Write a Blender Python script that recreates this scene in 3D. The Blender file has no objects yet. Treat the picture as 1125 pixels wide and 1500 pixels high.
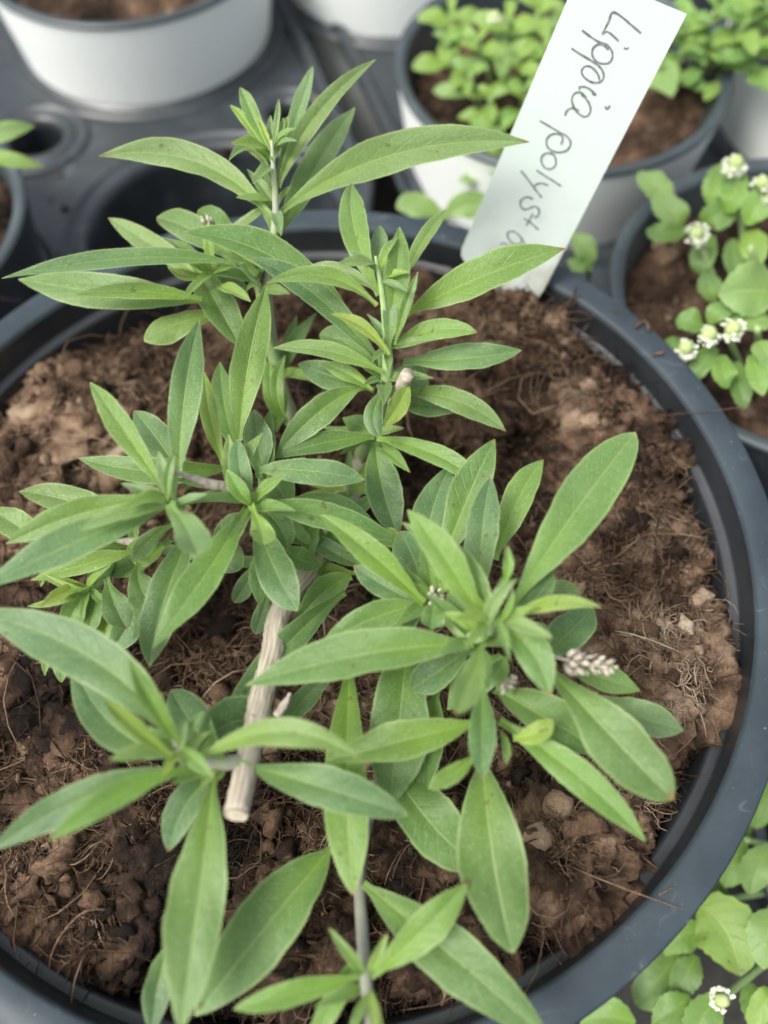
import bpy, math, random
import numpy as np
from mathutils import Vector, Matrix, noise

random.seed(7)
rng = np.random.default_rng(11)
S = bpy.context.scene
col = S.collection
R = math.radians
CM = 0.01
RIM_Z = 0.14            # height of the big pot's rim above the bench

# ------------------------------------------------------------------ camera
PITCH, ROLL, LENS = 1.06056, -0.01897, 30.0
CAM = Vector((0.01734, -0.08756, RIM_Z + 0.16806))
CAMROT = Matrix.Rotation(math.pi/2 - PITCH, 3, 'X') @ Matrix.Rotation(ROLL, 3, 'Z')
cam_d = bpy.data.cameras.new('camera')
cam = bpy.data.objects.new('camera', cam_d); col.objects.link(cam)
cam.matrix_world = Matrix.Translation(CAM) @ CAMROT.to_4x4()
cam_d.sensor_fit = 'VERTICAL'; cam_d.sensor_height = 36.0; cam_d.sensor_width = 27.0
cam_d.lens = LENS
cam_d.clip_start = 0.005; cam_d.clip_end = 50
cam_d.dof.use_dof = True
cam_d.dof.focus_distance = 0.170
cam_d.dof.aperture_fstop = 8.0
S.camera = cam

# ------------------------------------------------------------------ sky, sun, exposure
SUN_EL, SUN_AZ = R(57), R(-118)          # azimuth from +Y (behind the pot) towards -X
w = bpy.data.worlds.new('World'); S.world = w; w.use_nodes = True
nt = w.node_tree; nt.nodes.clear()
sky = nt.nodes.new('ShaderNodeTexSky'); sky.sky_type = 'NISHITA'; sky.sun_disc = False
sky.sun_elevation = SUN_EL; sky.sun_rotation = SUN_AZ
sky.air_density = 1.0; sky.dust_density = 6.0; sky.ozone_density = 1.0
bw = nt.nodes.new('ShaderNodeHueSaturation'); bw.inputs['Saturation'].default_value = 0.5   # thin overcast: nearly white sky
bg = nt.nodes.new('ShaderNodeBackground'); bg.inputs['Strength'].default_value = 0.13
out = nt.nodes.new('ShaderNodeOutputWorld')
nt.links.new(sky.outputs[0], bw.inputs['Color']); nt.links.new(bw.outputs[0], bg.inputs['Color']); nt.links.new(bg.outputs[0], out.inputs[0])
sun_d = bpy.data.lights.new('sun', 'SUN'); sun_d.energy = 1.5; sun_d.angle = R(22); sun_d.color = (0.98, 1.0, 0.94)
sun = bpy.data.objects.new('sun', sun_d); col.objects.link(sun)
sdir = Vector((math.sin(SUN_AZ)*math.cos(SUN_EL), math.cos(SUN_AZ)*math.cos(SUN_EL), math.sin(SUN_EL)))
sun.rotation_euler = sdir.to_track_quat('Z', 'Y').to_euler()
S.view_settings.view_transform = 'Standard'; S.view_settings.look = 'None'
S.view_settings.gamma = 1.0; S.view_settings.use_curve_mapping = False
S.view_settings.exposure = 0.98

# ------------------------------------------------------------------ helpers
FPX = 1500*LENS/36.0
def ray(px, py):
    return CAMROT @ Vector(((px-562.5)/FPX, -(py-750)/FPX, -1.0))
def at(px, py, h):
    """point of the photograph at h centimetres above the big pot's rim plane"""
    d = ray(px, py); t = (RIM_Z + h*CM - CAM.z)/d.z
    return CAM + d*t
def atd(px, py, depth):
    return CAM + ray(px, py)*depth
def depth_of(p):
    return -(CAMROT.transposed() @ (Vector(p)-CAM)).z

def mesh_np(name, verts, faces, smooth=True, uv=None, attrs=None):
    """faces: list of tuples or an (n,3)/(n,4) array"""
    me = bpy.data.meshes.new(name)
    if isinstance(faces, np.ndarray):
        n, k = faces.shape
        me.vertices.add(len(verts)); me.vertices.foreach_set('co', np.asarray(verts, np.float32).ravel())
        me.loops.add(n*k); me.loops.foreach_set('vertex_index', faces.astype(np.int32).ravel())
        me.polygons.add(n); me.polygons.foreach_set('loop_start', np.arange(0, n*k, k, dtype=np.int32))
        me.update(calc_edges=True)
    else:
        me.from_pydata([tuple(v) for v in verts], [], faces)
    if smooth: me.polygons.foreach_set('use_smooth', np.ones(len(me.polygons), bool))
    if uv is not None:
        l = me.uv_layers.new(name='UVMap')
        li = np.zeros(len(me.loops), np.int32); me.loops.foreach_get('vertex_index', li)
        l.data.foreach_set('uv', np.asarray(uv, np.float32)[li].ravel())
    for k_, a in (attrs or {}).items():
        at_ = me.attributes.new(k_, 'FLOAT', 'POINT'); at_.data.foreach_set('value', np.asarray(a, np.float32))
    me.update(); me.validate()
    return me

def obj(name, me, mat=None, parent=None, loc=(0, 0, 0), label=None, cat=None, group=None, kind=None):
    o = bpy.data.objects.new(name, me); col.objects.link(o)
    o.location = loc
    if mat is not None and me is not None and not me.materials: me.materials.append(mat)
    if parent is not None: o.parent = parent
    if label: o['label'] = label
    if cat: o['category'] = cat
    if group: o['group'] = group
    if kind: o['kind'] = kind
    return o

def wloc(o):
    v = Vector(o.location)
    while o.parent: o = o.parent; v = v + Vector(o.location)
    return v

def lathe(profile, n=96, a0=0.0, closed=False):
    V = []; F = []
    full = [profile[0]]
    for (r0, z0), (r1, z1) in zip(profile, profile[1:]):        # holding loops keep the corners crisp
        L = math.hypot(r1-r0, z1-z0)
        if L > 0.004: full += [(r0+(r1-r0)*t, z0+(z1-z0)*t) for t in (0.0006/L, 1-0.0006/L)]
        full.append((r1, z1))
    profile = full
    for (r, z) in profile:
        for k in range(n):
            a = a0 + 2*math.pi*k/n; V.append((r*math.cos(a), r*math.sin(a), z))
    m = len(profile)
    for i in range(m-1 + (1 if closed else 0)):
        j = (i+1) % m
        for k in range(n):
            F.append((i*n+k, i*n+(k+1) % n, j*n+(k+1) % n, j*n+k))
    return V, F

def smooth_path(pts, sub=6):
    """Catmull-Rom through points (Vector, radius)"""
    P = [Vector(p[0]) for p in pts]; Rr = [p[1] for p in pts]; o = []
    for i in range(len(P)-1):
        p0 = P[i-1] if i > 0 else P[i]*2-P[i+1]; p1, p2 = P[i], P[i+1]; p3 = P[i+2] if i+2 < len(P) else P[i+1]*2-P[i]
        for k in range(sub):
            t = k/sub
            q = 0.5*((2*p1)+(p2-p0)*t+(2*p0-5*p1+4*p2-p3)*t*t+(3*p1-p0-3*p2+p3)*t**3)
            o.append((q, Rr[i]*(1-t)+Rr[i+1]*t))
    o.append((P[-1], Rr[-1]))
    return o

def tube(path, n=10, rough=0.0, cap=True, ridges=0.0):
    V = []; F = []; UV = []
    ref = Vector((0.3, 0.2, 1)).normalized(); L = 0
    for i, (p, r) in enumerate(path):
        t = (path[min(i+1, len(path)-1)][0]-path[max(i-1, 0)][0]).normalized()
        s = t.cross(ref)
        if s.length < 1e-4: s = t.cross(Vector((1, 0, 0)))
        s.normalize(); u = s.cross(t)
        if i: L += (p-path[i-1][0]).length
        for k in range(n):
            a = 2*math.pi*k/n
            rr = r*(1+rough*noise.noise(p*900+Vector((k*3.1, 0, 0)))+ridges*math.cos(k*math.pi))
            V.append(p+(s*math.cos(a)+u*math.sin(a))*rr); UV.append((L*100, k/n))
    m = len(path)
    for i in range(m-1):
        for k in range(n):
            F.append((i*n+k, i*n+(k+1) % n, (i+1)*n+(k+1) % n, (i+1)*n+k))
    if cap:
        F.append(tuple(range(n-1, -1, -1))); F.append(tuple(range((m-1)*n, m*n)))
    return V, F, UV

# ------------------------------------------------------------------ materials
def mat(name):
    m = bpy.data.materials.new(name); m.use_nodes = True
    n = m.node_tree; b = n.nodes['Principled BSDF']
    return m, n, b
def N(n, t, **kw):
    x = n.nodes.new(t)
    for k, v in kw.items():
        if k in x.inputs: x.inputs[k].default_value = v
        else: setattr(x, k, v)
    return x
def math_(n, op, a, b=None, clamp=False):
    x = n.nodes.new('ShaderNodeMath'); x.operation = op; x.use_clamp = clamp
    for i, v in enumerate((a, b)):
        if v is None: continue
        if isinstance(v, (int, float)): x.inputs[i].default_value = v
        else: n.links.new(v, x.inputs[i])
    return x.outputs[0]
def mix(n, fac, a, b, blend='MIX'):
    x = n.nodes.new('ShaderNodeMix'); x.data_type = 'RGBA'; x.blend_type = blend
    for s, v in (('Factor', fac), ('A', a), ('B', b)):
        i = [q for q in x.inputs if q.name == s and (q.type == 'RGBA' or s == 'Factor') and not (s == 'Factor' and q.type != 'VALUE')][0]
        if isinstance(v, (int, float)): i.default_value = v
        elif isinstance(v, tuple): i.default_value = (*v[:3], 1)
        else: n.links.new(v, i)
    return [q for q in x.outputs if q.type == 'RGBA'][0]
def ramp(n, fac, stops):
    x = n.nodes.new('ShaderNodeValToRGB'); e = x.color_ramp.elements
    while len(e) < len(stops): e.new(0.5)
    for el, (p, c) in zip(e, stops):
        el.position = p; el.color = (*c, 1) if isinstance(c, tuple) else (c, c, c, 1)
    n.links.new(fac, x.inputs[0]); return x.outputs[0]
def smoothstep(n, v, lo, hi, to0=0.0, to1=1.0):
    x = n.nodes.new('ShaderNodeMapRange'); x.interpolation_type = 'SMOOTHSTEP'
    n.links.new(v, x.inputs[0])
    for i, q in ((1, lo), (2, hi), (3, to0), (4, to1)): x.inputs[i].default_value = q
    return x.outputs[0]
def bump(n, b, h, strength=0.3, dist=0.001):
    x = N(n, 'ShaderNodeBump', Strength=strength, Distance=dist); n.links.new(h, x.inputs['Height'])
    n.links.new(x.outputs[0], b.inputs['Normal']); return x

def leaf_material(name, vein=0.3, transl=0.34, sheen=0.18, speck=True, edge=(0.42, 0.52, 0.22), vfreq=9.0):
    m, n, b = mat(name)
    oi = N(n, 'ShaderNodeObjectInfo'); uv = N(n, 'ShaderNodeUVMap'); sp = N(n, 'ShaderNodeSeparateXYZ')
    n.links.new(uv.outputs[0], sp.inputs[0])
    u = sp.outputs[0]; v = math_(n, 'SUBTRACT', math_(n, 'MULTIPLY', sp.outputs[1], 2.0), 1.0)
    av = math_(n, 'ABSOLUTE', v)
    tc = N(n, 'ShaderNodeTexCoord')
    # blotchy variation
    n1 = N(n, 'ShaderNodeTexNoise', Scale=130.0, Detail=4.0, Roughness=0.6); n.links.new(tc.outputs['Object'], n1.inputs['Vector'])
    base = mix(n, smoothstep(n, n1.outputs[0], 0.3, 0.7), oi.outputs['Color'], mix(n, 0.30, oi.outputs['Color'], (0.24, 0.36, 0.16)), )
    fine = N(n, 'ShaderNodeTexNoise', Scale=1700.0, Detail=3.0, Roughness=0.7); n.links.new(tc.outputs['Object'], fine.inputs['Vector'])
    base = mix(n, 0.33, base, mix(n, fine.outputs[0], (0.0, 0.0, 0.0), (0.42, 0.64, 0.22)))
    warm = math_(n, 'MULTIPLY', smoothstep(n, u, 0.0, 0.75, 0.6, 0.0), smoothstep(n, av, 0.15, 0.9, 1.0, 0.25))
    base = mix(n, warm, base, mix(n, 0.55, oi.outputs['Color'], (0.26, 0.42, 0.03)))
    # veins: midrib and pinnate side veins
    rib = smoothstep(n, av, 0.015, 0.075, 1.0, 0.0)
    ph = math_(n, 'SUBTRACT', math_(n, 'MULTIPLY', u, vfreq), math_(n, 'MULTIPLY', av, 1.5))
    fr = math_(n, 'ABSOLUTE', math_(n, 'SUBTRACT', math_(n, 'FRACT', ph), 0.5))
    wob = N(n, 'ShaderNodeTexNoise', Scale=220.0); n.links.new(tc.outputs['Object'], wob.inputs['Vector'])
    fr = math_(n, 'ADD', fr, math_(n, 'MULTIPLY', math_(n, 'SUBTRACT', wob.outputs[0], 0.5), 0.18))
    side = math_(n, 'MULTIPLY', smoothstep(n, fr, 0.0, 0.07, 1.0, 0.0), smoothstep(n, av, 0.75, 0.95, 1.0, 0.0))
    base = mix(n, math_(n, 'MULTIPLY', side, vein*0.22), base, (0.36, 0.50, 0.24))
    base = mix(n, math_(n, 'MULTIPLY', rib, 0.32), base, (0.40, 0.52, 0.20))
    base = mix(n, smoothstep(n, av, 0.86, 1.0, 0.0, 0.45), base, edge)
    base = mix(n, smoothstep(n, u, 0.955, 1.0, 0.0, 0.55), base, (0.40, 0.42, 0.16))
    old = math_(n, 'GREATER_THAN', oi.outputs['Random'], 0.72)          # some leaves have a dry brown tip and small blemishes
    base = mix(n, math_(n, 'MULTIPLY', smoothstep(n, math_(n, 'ADD', u, math_(n, 'MULTIPLY', wob.outputs[0], 0.08)), 0.985, 1.03, 0.0, 0.85), old), base, (0.22, 0.12, 0.045))
    sp2 = N(n, 'ShaderNodeTexNoise', Scale=420.0, Detail=1.0); n.links.new(tc.outputs['Object'], sp2.inputs['Vector'])
    base = mix(n, smoothstep(n, sp2.outputs[0], 0.735, 0.77, 0.0, 0.7), base, (0.12, 0.085, 0.03))
    if speck:                                              # glandular dots and fine dust
        vo = N(n, 'ShaderNodeTexVoronoi', Scale=2300.0); n.links.new(tc.outputs['Object'], vo.inputs['Vector'])
        wn = N(n, 'ShaderNodeTexWhiteNoise'); n.links.new(vo.outputs['Position'], wn.inputs['Vector'])
        dot = math_(n, 'MULTIPLY', smoothstep(n, vo.outputs['Distance'], 0.10, 0.30, 1.0, 0.0), math_(n, 'GREATER_THAN', wn.outputs['Value'], 0.72))
        base = mix(n, math_(n, 'MULTIPLY', dot, 0.5), base, (0.62, 0.70, 0.50))
    n.links.new(base, b.inputs['Base Color'])
    b.inputs['Roughness'].default_value = 0.43
    b.inputs['Specular IOR Level'].default_value = 0.42
    b.inputs['Sheen Weight'].default_value = sheen; b.inputs['Sheen Roughness'].default_value = 0.45
    b.inputs['Sheen Tint'].default_value = (0.8, 0.92, 0.75, 1)
    h = math_(n, 'ADD', math_(n, 'MULTIPLY', fine.outputs[0], 0.55),
              math_(n, 'SUBTRACT', math_(n, 'MULTIPLY', n1.outputs[0], 0.6), math_(n, 'ADD', math_(n, 'MULTIPLY', side, vein), math_(n, 'MULTIPLY', rib, 0.7))))
    bump(n, b, h, 0.42, 0.0006)
    tr = N(n, 'ShaderNodeBsdfTranslucent'); n.links.new(mix(n, 0.5, base, (0.30, 0.55, 0.05)), tr.inputs['Color'])
    ms = N(n, 'ShaderNodeMixShader', Fac=transl)
    n.links.new(b.outputs[0], ms.inputs[1]); n.links.new(tr.outputs[0], ms.inputs[2])
    n.links.new(ms.outputs[0], n.nodes['Material Output'].inputs['Surface'])
    return m
M = {}
M['leaf'] = leaf_material('herb_leaf')
M['leaf_bg'] = leaf_material('broad_leaf', vein=1.0, transl=0.3, sheen=0.15, speck=False, edge=(0.30, 0.45, 0.10), vfreq=6.0)

def simple(name, c, rough=0.5, c2=None, scale=200.0, bs=0.0, spec=0.4, stretch=None, dist=0.0004):
    m, n, b = mat(name)
    tc = N(n, 'ShaderNodeTexCoord'); v = tc.outputs['Object']
    if stretch:
        v = N(n, 'ShaderNodeUVMap').outputs[0]; mp = N(n, 'ShaderNodeMapping'); mp.inputs['Scale'].default_value = stretch
        n.links.new(v, mp.inputs[0]); v = mp.outputs[0]
    nz = N(n, 'ShaderNodeTexNoise', Scale=scale, Detail=6.0, Roughness=0.65); n.links.new(v, nz.inputs['Vector'])
    n.links.new(mix(n, smoothstep(n, nz.outputs[0], 0.3, 0.7), c, c2 or tuple(x*0.8 for x in c)), b.inputs['Base Color'])
    b.inputs['Roughness'].default_value = rough; b.inputs['Specular IOR Level'].default_value = spec
    if bs: bump(n, b, nz.outputs[0], bs, dist)
    return m
M['stem'] = simple('green_stem', (0.30, 0.42, 0.17), 0.6, (0.24, 0.33, 0.14), 500, 0.3)
M['stem_purple'] = simple('purple_stem', (0.27, 0.27, 0.25), 0.6, (0.33, 0.38, 0.20), 300, 0.3)
M['stem_grey'] = simple('grey_purple_stem', (0.19, 0.165, 0.18), 0.6, (0.22, 0.24, 0.17), 300, 0.3)
M['wood'] = simple('grey_wood', (0.60, 0.54, 0.44), 0.8, (0.30, 0.25, 0.19), 3.0, 0.9, 0.2, (0.35, 9, 1), 0.0006)
M['wood_end'] = simple('cut_wood', (0.60, 0.54, 0.42), 0.9, (0.40, 0.34, 0.25), 1500, 0.6, 0.1)
M['dead'] = simple('dry_flower', (0.50, 0.46, 0.39), 0.9, (0.30, 0.25, 0.19), 900, 0.5, 0.1)
M['pencil'] = simple('pencil_lead', (0.10, 0.105, 0.11), 0.5, (0.24, 0.25, 0.25), 1400)
M['floret'] = simple('white_floret', (0.66, 0.69, 0.58), 0.7, (0.50, 0.55, 0.38), 700)
M['flower_core'] = simple('flower_core', (0.40, 0.48, 0.22), 0.7, (0.32, 0.40, 0.14), 900, 0.5)

def black_plastic(name, c=(0.026, 0.030, 0.035), rough=0.36, stains=True, spec=0.6):
    m, n, b = mat(name)
    tc = N(n, 'ShaderNodeTexCoord')
    nz = N(n, 'ShaderNodeTexNoise', Scale=45.0, Detail=6.0, Roughness=0.6); n.links.new(tc.outputs['Object'], nz.inputs['Vector'])
    base = mix(n, smoothstep(n, nz.outputs[0], 0.35, 0.7), c, tuple(x*1.5 for x in c))
    if stains:                                             # dried water rings and dust
        def ring(scale, thr, wd):
            q = N(n, 'ShaderNodeTexNoise', Scale=scale, Detail=1.5); n.links.new(tc.outputs['Object'], q.inputs['Vector'])
            return smoothstep(n, math_(n, 'ABSOLUTE', math_(n, 'SUBTRACT', q.outputs[0], thr)), 0.0, wd, 1.0, 0.0)
        gate = smoothstep(n, nz.outputs[0], 0.48, 0.64)
        l = math_(n, 'MULTIPLY', math_(n, 'MAXIMUM', ring(60, 0.56, 0.006), ring(95, 0.60, 0.008)), gate)
        base = mix(n, math_(n, 'MULTIPLY', l, 0.32), base, (0.30, 0.35, 0.36))
        q2 = N(n, 'ShaderNodeTexNoise', Scale=900.0, Detail=2.0); n.links.new(tc.outputs['Object'], q2.inputs['Vector'])
        base = mix(n, smoothstep(n, q2.outputs[0], 0.70, 0.78, 0.0, 0.6), base, (0.25, 0.24, 0.21))
    n.links.new(base, b.inputs['Base Color'])
    n.links.new(smoothstep(n, nz.outputs[0], 0.3, 0.7, rough-0.08, rough+0.1), b.inputs['Roughness'])
    b.inputs['Specular IOR Level'].default_value = spec
    q3 = N(n, 'ShaderNodeTexNoise', Scale=1200.0, Detail=2.0); n.links.new(tc.outputs['Object'], q3.inputs['Vector'])
    bump(n, b, q3.outputs[0], 0.08, 0.0003)
    return m
M['pot'] = black_plastic('black_pot_plastic')
M['rim'] = black_plastic('sky_tinted_rim_plastic', (0.029, 0.039, 0.047), 0.48, True, 0.26)  # lighter bluish base paints in the sky's reflection; same plastic as the wall
M['pot_dark'] = black_plastic('shaded_inside_plastic', (0.018, 0.020, 0.023), 0.34, False)  # same plastic, base darkened to paint in the shade inside the pot
M['tray'] = black_plastic('tray_plastic', (0.021, 0.026, 0.030), 0.40, True)
M['pot_inner'] = black_plastic('grey_pot_inner', (0.035, 0.046, 0.050), 0.40, False)
M['white'] = simple('white_pot_plastic', (0.86, 0.89, 0.86), 0.4, (0.82, 0.86, 0.83), 30, 0, 0.4)
M['bench'] = simple('bench_fabric', (0.012, 0.012, 0.012), 0.9, (0.03, 0.028, 0.025), 300, 0.5)

def soil_material():
    m, n, b = mat('coir_soil')
    at_ = N(n, 'ShaderNodeAttribute'); at_.attribute_name = 'tint'
    tc = N(n, 'ShaderNodeTexCoord')
    a = N(n, 'ShaderNodeTexNoise', Scale=55.0, Detail=3.0, Roughness=0.6); n.links.new(tc.outputs['Object'], a.inputs['Vector'])
    g = N(n, 'ShaderNodeTexNoise', Scale=17.0, Detail=2.0); n.links.new(tc.outputs['Object'], g.inputs['Vector'])
    f = N(n, 'ShaderNodeTexNoise', Scale=520.0, Detail=6.0, Roughness=0.75, Distortion=1.6); n.links.new(tc.outputs['Object'], f.inputs['Vector'])
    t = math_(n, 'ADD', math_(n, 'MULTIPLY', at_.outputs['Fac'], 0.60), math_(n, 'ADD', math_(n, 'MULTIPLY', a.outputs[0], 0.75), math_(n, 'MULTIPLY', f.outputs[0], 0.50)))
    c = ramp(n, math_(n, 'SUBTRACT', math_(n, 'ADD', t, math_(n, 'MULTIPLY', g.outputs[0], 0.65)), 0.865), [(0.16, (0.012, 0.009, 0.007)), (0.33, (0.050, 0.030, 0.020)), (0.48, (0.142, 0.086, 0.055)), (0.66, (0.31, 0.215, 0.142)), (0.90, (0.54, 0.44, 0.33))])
    n.links.new(c, b.inputs['Base Color']); b.inputs['Roughness'].default_value = 0.9; b.inputs['Specular IOR Level'].default_value = 0.15
    bump(n, b, f.outputs[0], 0.9, 0.0012)
    return m
M['soil'] = soil_material()

def label_material():
    m, n, b = mat('white_label_plastic')
    tc = N(n, 'ShaderNodeTexCoord'); sp = N(n, 'ShaderNodeSeparateXYZ'); n.links.new(tc.outputs['Generated'], sp.inputs[0])
    a = N(n, 'ShaderNodeTexNoise', Scale=110.0, Detail=5.0); n.links.new(tc.outputs['Object'], a.inputs['Vector'])
    low = smoothstep(n, sp.outputs[2], 0.18, 0.55, 1.0, 0.0)
    d = math_(n, 'MULTIPLY', low, smoothstep(n, a.outputs[0], 0.36, 0.70))
    c = mix(n, math_(n, 'MULTIPLY', d, 0.75), (0.55, 0.62, 0.58), (0.28, 0.235, 0.18))
    s = N(n, 'ShaderNodeTexVoronoi', Scale=260.0); n.links.new(tc.outputs['Object'], s.inputs['Vector'])
    wn = N(n, 'ShaderNodeTexWhiteNoise'); n.links.new(s.outputs['Position'], wn.inputs['Vector'])
    dot = math_(n, 'MULTIPLY', smoothstep(n, s.outputs['Distance'], 0.03, 0.07, 1.0, 0.0), math_(n, 'GREATER_THAN', wn.outputs['Value'], 0.85))
    c = mix(n, math_(n, 'MULTIPLY', dot, 0.5), c, (0.3, 0.3, 0.28))
    n.links.new(c, b.inputs['Base Color']); b.inputs['Roughness'].default_value = 0.45
    b.inputs['Specular IOR Level'].default_value = 0.35
    return m
M['label'] = label_material()

# ------------------------------------------------------------------ setting: bench
def bench():
    n = 60; V = []; F = []
    for j in range(n+1):
        for i in range(n+1):
            x = -0.9+1.8*i/n; y = -0.5+2.0*j/n
            V.append((x, y, 0.0015*noise.noise(Vector((x*30, y*30, 0)))-0.0015))
    for j in range(n):
        for i in range(n):
            a = j*(n+1)+i; F.append((a, a+1, a+n+2, a+n+1))
    obj('bench_surface', mesh_np('bench', V, F), M['bench'], kind='structure')
bench()

# ------------------------------------------------------------------ plastic trays with round cells
TRAY_Z = RIM_Z - 0.058
def tray(name, poly, holes, label):
    """plate with round cells cut out, a raised rolled border and a collar round each cell"""
    import bmesh
    c = Vector((sum(p[0] for p in poly)/len(poly), sum(p[1] for p in poly)/len(poly)))*CM
    root = obj(name, None, loc=(c.x, c.y, TRAY_Z), label=label, cat='tray', group='black plastic trays under the pots')
    bm = bmesh.new()
    lo = [bm.verts.new((x*CM-c.x, y*CM-c.y, -0.0016)) for x, y in poly]
    f = bm.faces.new(lo); r = bmesh.ops.extrude_face_region(bm, geom=[f])
    for v in r['geom']:
        if isinstance(v, bmesh.types.BMVert): v.co.z = 0.0
    bmesh.ops.recalc_face_normals(bm, faces=bm.faces)
    me = bpy.data.meshes.new('tray_deck'); bm.to_mesh(me); bm.free()
    o = obj('deck', me, M['tray'], root)
    cut_m = bpy.data.meshes.new('cut'); V = []; F = []
    for (x, y, rr) in holes:
        k0 = len(V); n = 72
        for z in (-0.02, 0.02):
            for k in range(n):
                a = 2*math.pi*k/n; V.append((x*CM-c.x+rr*CM*math.cos(a), y*CM-c.y+rr*CM*math.sin(a), z))
        for k in range(n): F.append((k0+k, k0+(k+1) % n, k0+n+(k+1) % n, k0+n+k))
        F.append(tuple(k0+n-1-k for k in range(n))); F.append(tuple(k0+n+k for k in range(n)))
    cut_m.from_pydata(V, [], F); cut = obj('cutter', cut_m, loc=root.location)
    b = o.modifiers.new('cells', 'BOOLEAN'); b.object = cut; b.solver = 'EXACT'; b.operation = 'DIFFERENCE'
    dg = bpy.context.evaluated_depsgraph_get(); dg.update()
    me2 = bpy.data.meshes.new_from_object(o.evaluated_get(dg)); o.modifiers.clear(); o.data = me2
    bpy.data.objects.remove(cut)
    for (x, y, rr) in holes:
        # cell wall with rolled lip
        r0 = rr*CM; big = rr > 2
        d = 0.075 if big else 0.02
        pr = [(r0*0.80 if big else r0*0.9, -d), (r0-0.0022, -0.0025), (r0-0.0016, 0.0006), (r0-0.0004, 0.0019), (r0+0.0012, 0.0022), (r0+0.0026, 0.0014), (r0+0.0034, 0.0004), (r0+0.0060, 0.0004), (r0+0.0068, 0.0016), (r0+0.0080, 0.0018), (r0+0.0090, 0.0002)]
        if big: pr = [(r0*0.55, -d-0.001)] + pr
        V, F = lathe(pr, 72)
        obj('cell', mesh_np('cell', V, F), M['tray'], root, (x*CM-c.x, y*CM-c.y, 0))
    # rolled border
    path = [(Vector((x*CM-c.x, y*CM-c.y, 0.001)), 0.0032) for x, y in poly+[poly[0]]]
    full = []
    for i in range(len(path)-1):
        for k in range(8): full.append((path[i][0].lerp(path[i+1][0], k/8), 0.0032))
    full.append(path[-1])
    V, F, UV = tube(full, 10, cap=False)
    obj('border', mesh_np('border', V, F), M['tray'], root)
    # ribs that stiffen the deck between cells
    return root

def spill():
    tri = Tri(); iv, if_ = ico(1)
    for k in range(150):
        x, y = (random.uniform(-.16, .0), random.uniform(.15, .34)) if k < 90 else (random.uniform(.03, .16), random.uniform(.13, .30))
        r = 0.0004+0.0016*random.random()**3
        tri.add(iv*r*(0.5+rng.random(3))*(1+.4*(rng.random((len(iv), 1))-.5))+np.array([x, y, TRAY_Z+r*.3]), if_, 0.3+0.6*random.random())
    obj('spilled_soil', tri.mesh('spill'), M['soil'], None, (0, 0, 0), 'brown crumbs of soil spilled on the black trays', 'soil', None, 'stuff')
spill_later = spill
# left tray and right tray (centimetres on the bench plane; the gap runs diagonally between them)
tray('cell_tray', [(-34, 3.5), (-13.2, 7.2), (-10.8, 9.4), (0.6, 11.2), (1.3, 18.4), (-3.6, 34.0), (-6, 44), (-40, 44)],
     [(-15.4, 12.4, 5.05), (-4.3, 15.9, 4.9), (-8.3, 28.6, 5.25), (-20.5, 25.0, 5.0), (-12.0, 21.4, 1.25), (-2.0, 22.6, 0.9)],
     'black plastic cell tray on the left with one empty round cell')
tray('cell_tray', [(3.4, 12.0), (9.6, 6.2), (12.0, 2.2), (34, -1.0), (46, 10), (34, 44), (-4.2, 44), (-1.4, 33.5), (3.2, 18.4)],
     [(8.4, 20.0, 5.25), (14.5, 8.7, 5.2), (20.9, 21.8, 5.2), (2.9, 33.0, 5.2), (15.2, 33.5, 5.0), (13.2, 14.9, 0.9)],
     'black plastic cell tray on the right under the flowering plants')

# ------------------------------------------------------------------ soil builder
ICO = {}
def ico(sub):
    if sub not in ICO:
        import bmesh
        bm = bmesh.new(); bmesh.ops.create_icosphere(bm, subdivisions=sub, radius=1.0)
        bm.verts.ensure_lookup_table()
        ICO[sub] = (np.array([v.co[:] for v in bm.verts]), np.array([[v.index for v in f.verts] for f in bm.faces])); bm.free()
    return ICO[sub]

class Tri:
    def __init__(s): s.V = []; s.F = []; s.T = []; s.n = 0
    def add(s, V, F, t):
        s.V.append(V); s.F.append(F+s.n); s.T.append(np.full(len(V), t) if np.isscalar(t) else np.asarray(t)); s.n += len(V)
    def mesh(s, name):
        return mesh_np(name, np.concatenate(s.V), np.concatenate(s.F), attrs={'tint': np.concatenate(s.T)})

def fibres(tri, P, A, L, rad, tint, curl, lift):
    """many thin bent fibres at once, three-sided; P (n,3) starts, A headings"""
    n = len(P); seg = 4; pts = np.empty((n, seg+1, 3)); q = P.copy(); a = A.copy(); el = lift.copy()
    cw = rng.normal(size=n)*curl*1.4; ew = rng.normal(size=n)*0.15
    for i in range(seg+1):
        pts[:, i] = q
        d = np.stack([np.cos(a)*np.cos(el), np.sin(a)*np.cos(el), np.sin(el)], 1); q = q+d*(L/seg)[:, None]
        a = a+cw*(0.5+rng.random(n)); el = el-2.2*lift/seg+ew*rng.normal(size=n)
    t = np.gradient(pts, axis=1); t /= np.linalg.norm(t, axis=2, keepdims=True)+1e-12
    s_ = np.cross(t, np.array([0.05, 0.02, 1.0])); s_ /= np.linalg.norm(s_, axis=2, keepdims=True)+1e-12; u = np.cross(s_, t)
    rr = rad[:, None, None]*np.array([.5]+[1]*(seg-1)+[.35])[None, :, None]
    ring = np.stack([pts+(s_*math.cos(k*2.0944)+u*math.sin(k*2.0944))*rr for k in range(3)], 2).reshape(n, -1, 3)
    F = []
    for i in range(seg):
        for k in range(3):
            a_, b_, c, d_ = i*3+k, i*3+(k+1) % 3, (i+1)*3+(k+1) % 3, (i+1)*3+k
            F += [(a_, b_, c), (a_, c, d_)]
    F = (np.array(F)[None]+(np.arange(n)*3*(seg+1))[:, None, None]).reshape(-1, 3)
    tri.add(ring.reshape(-1, 3), F, np.repeat(tint, 3*(seg+1)))

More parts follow.
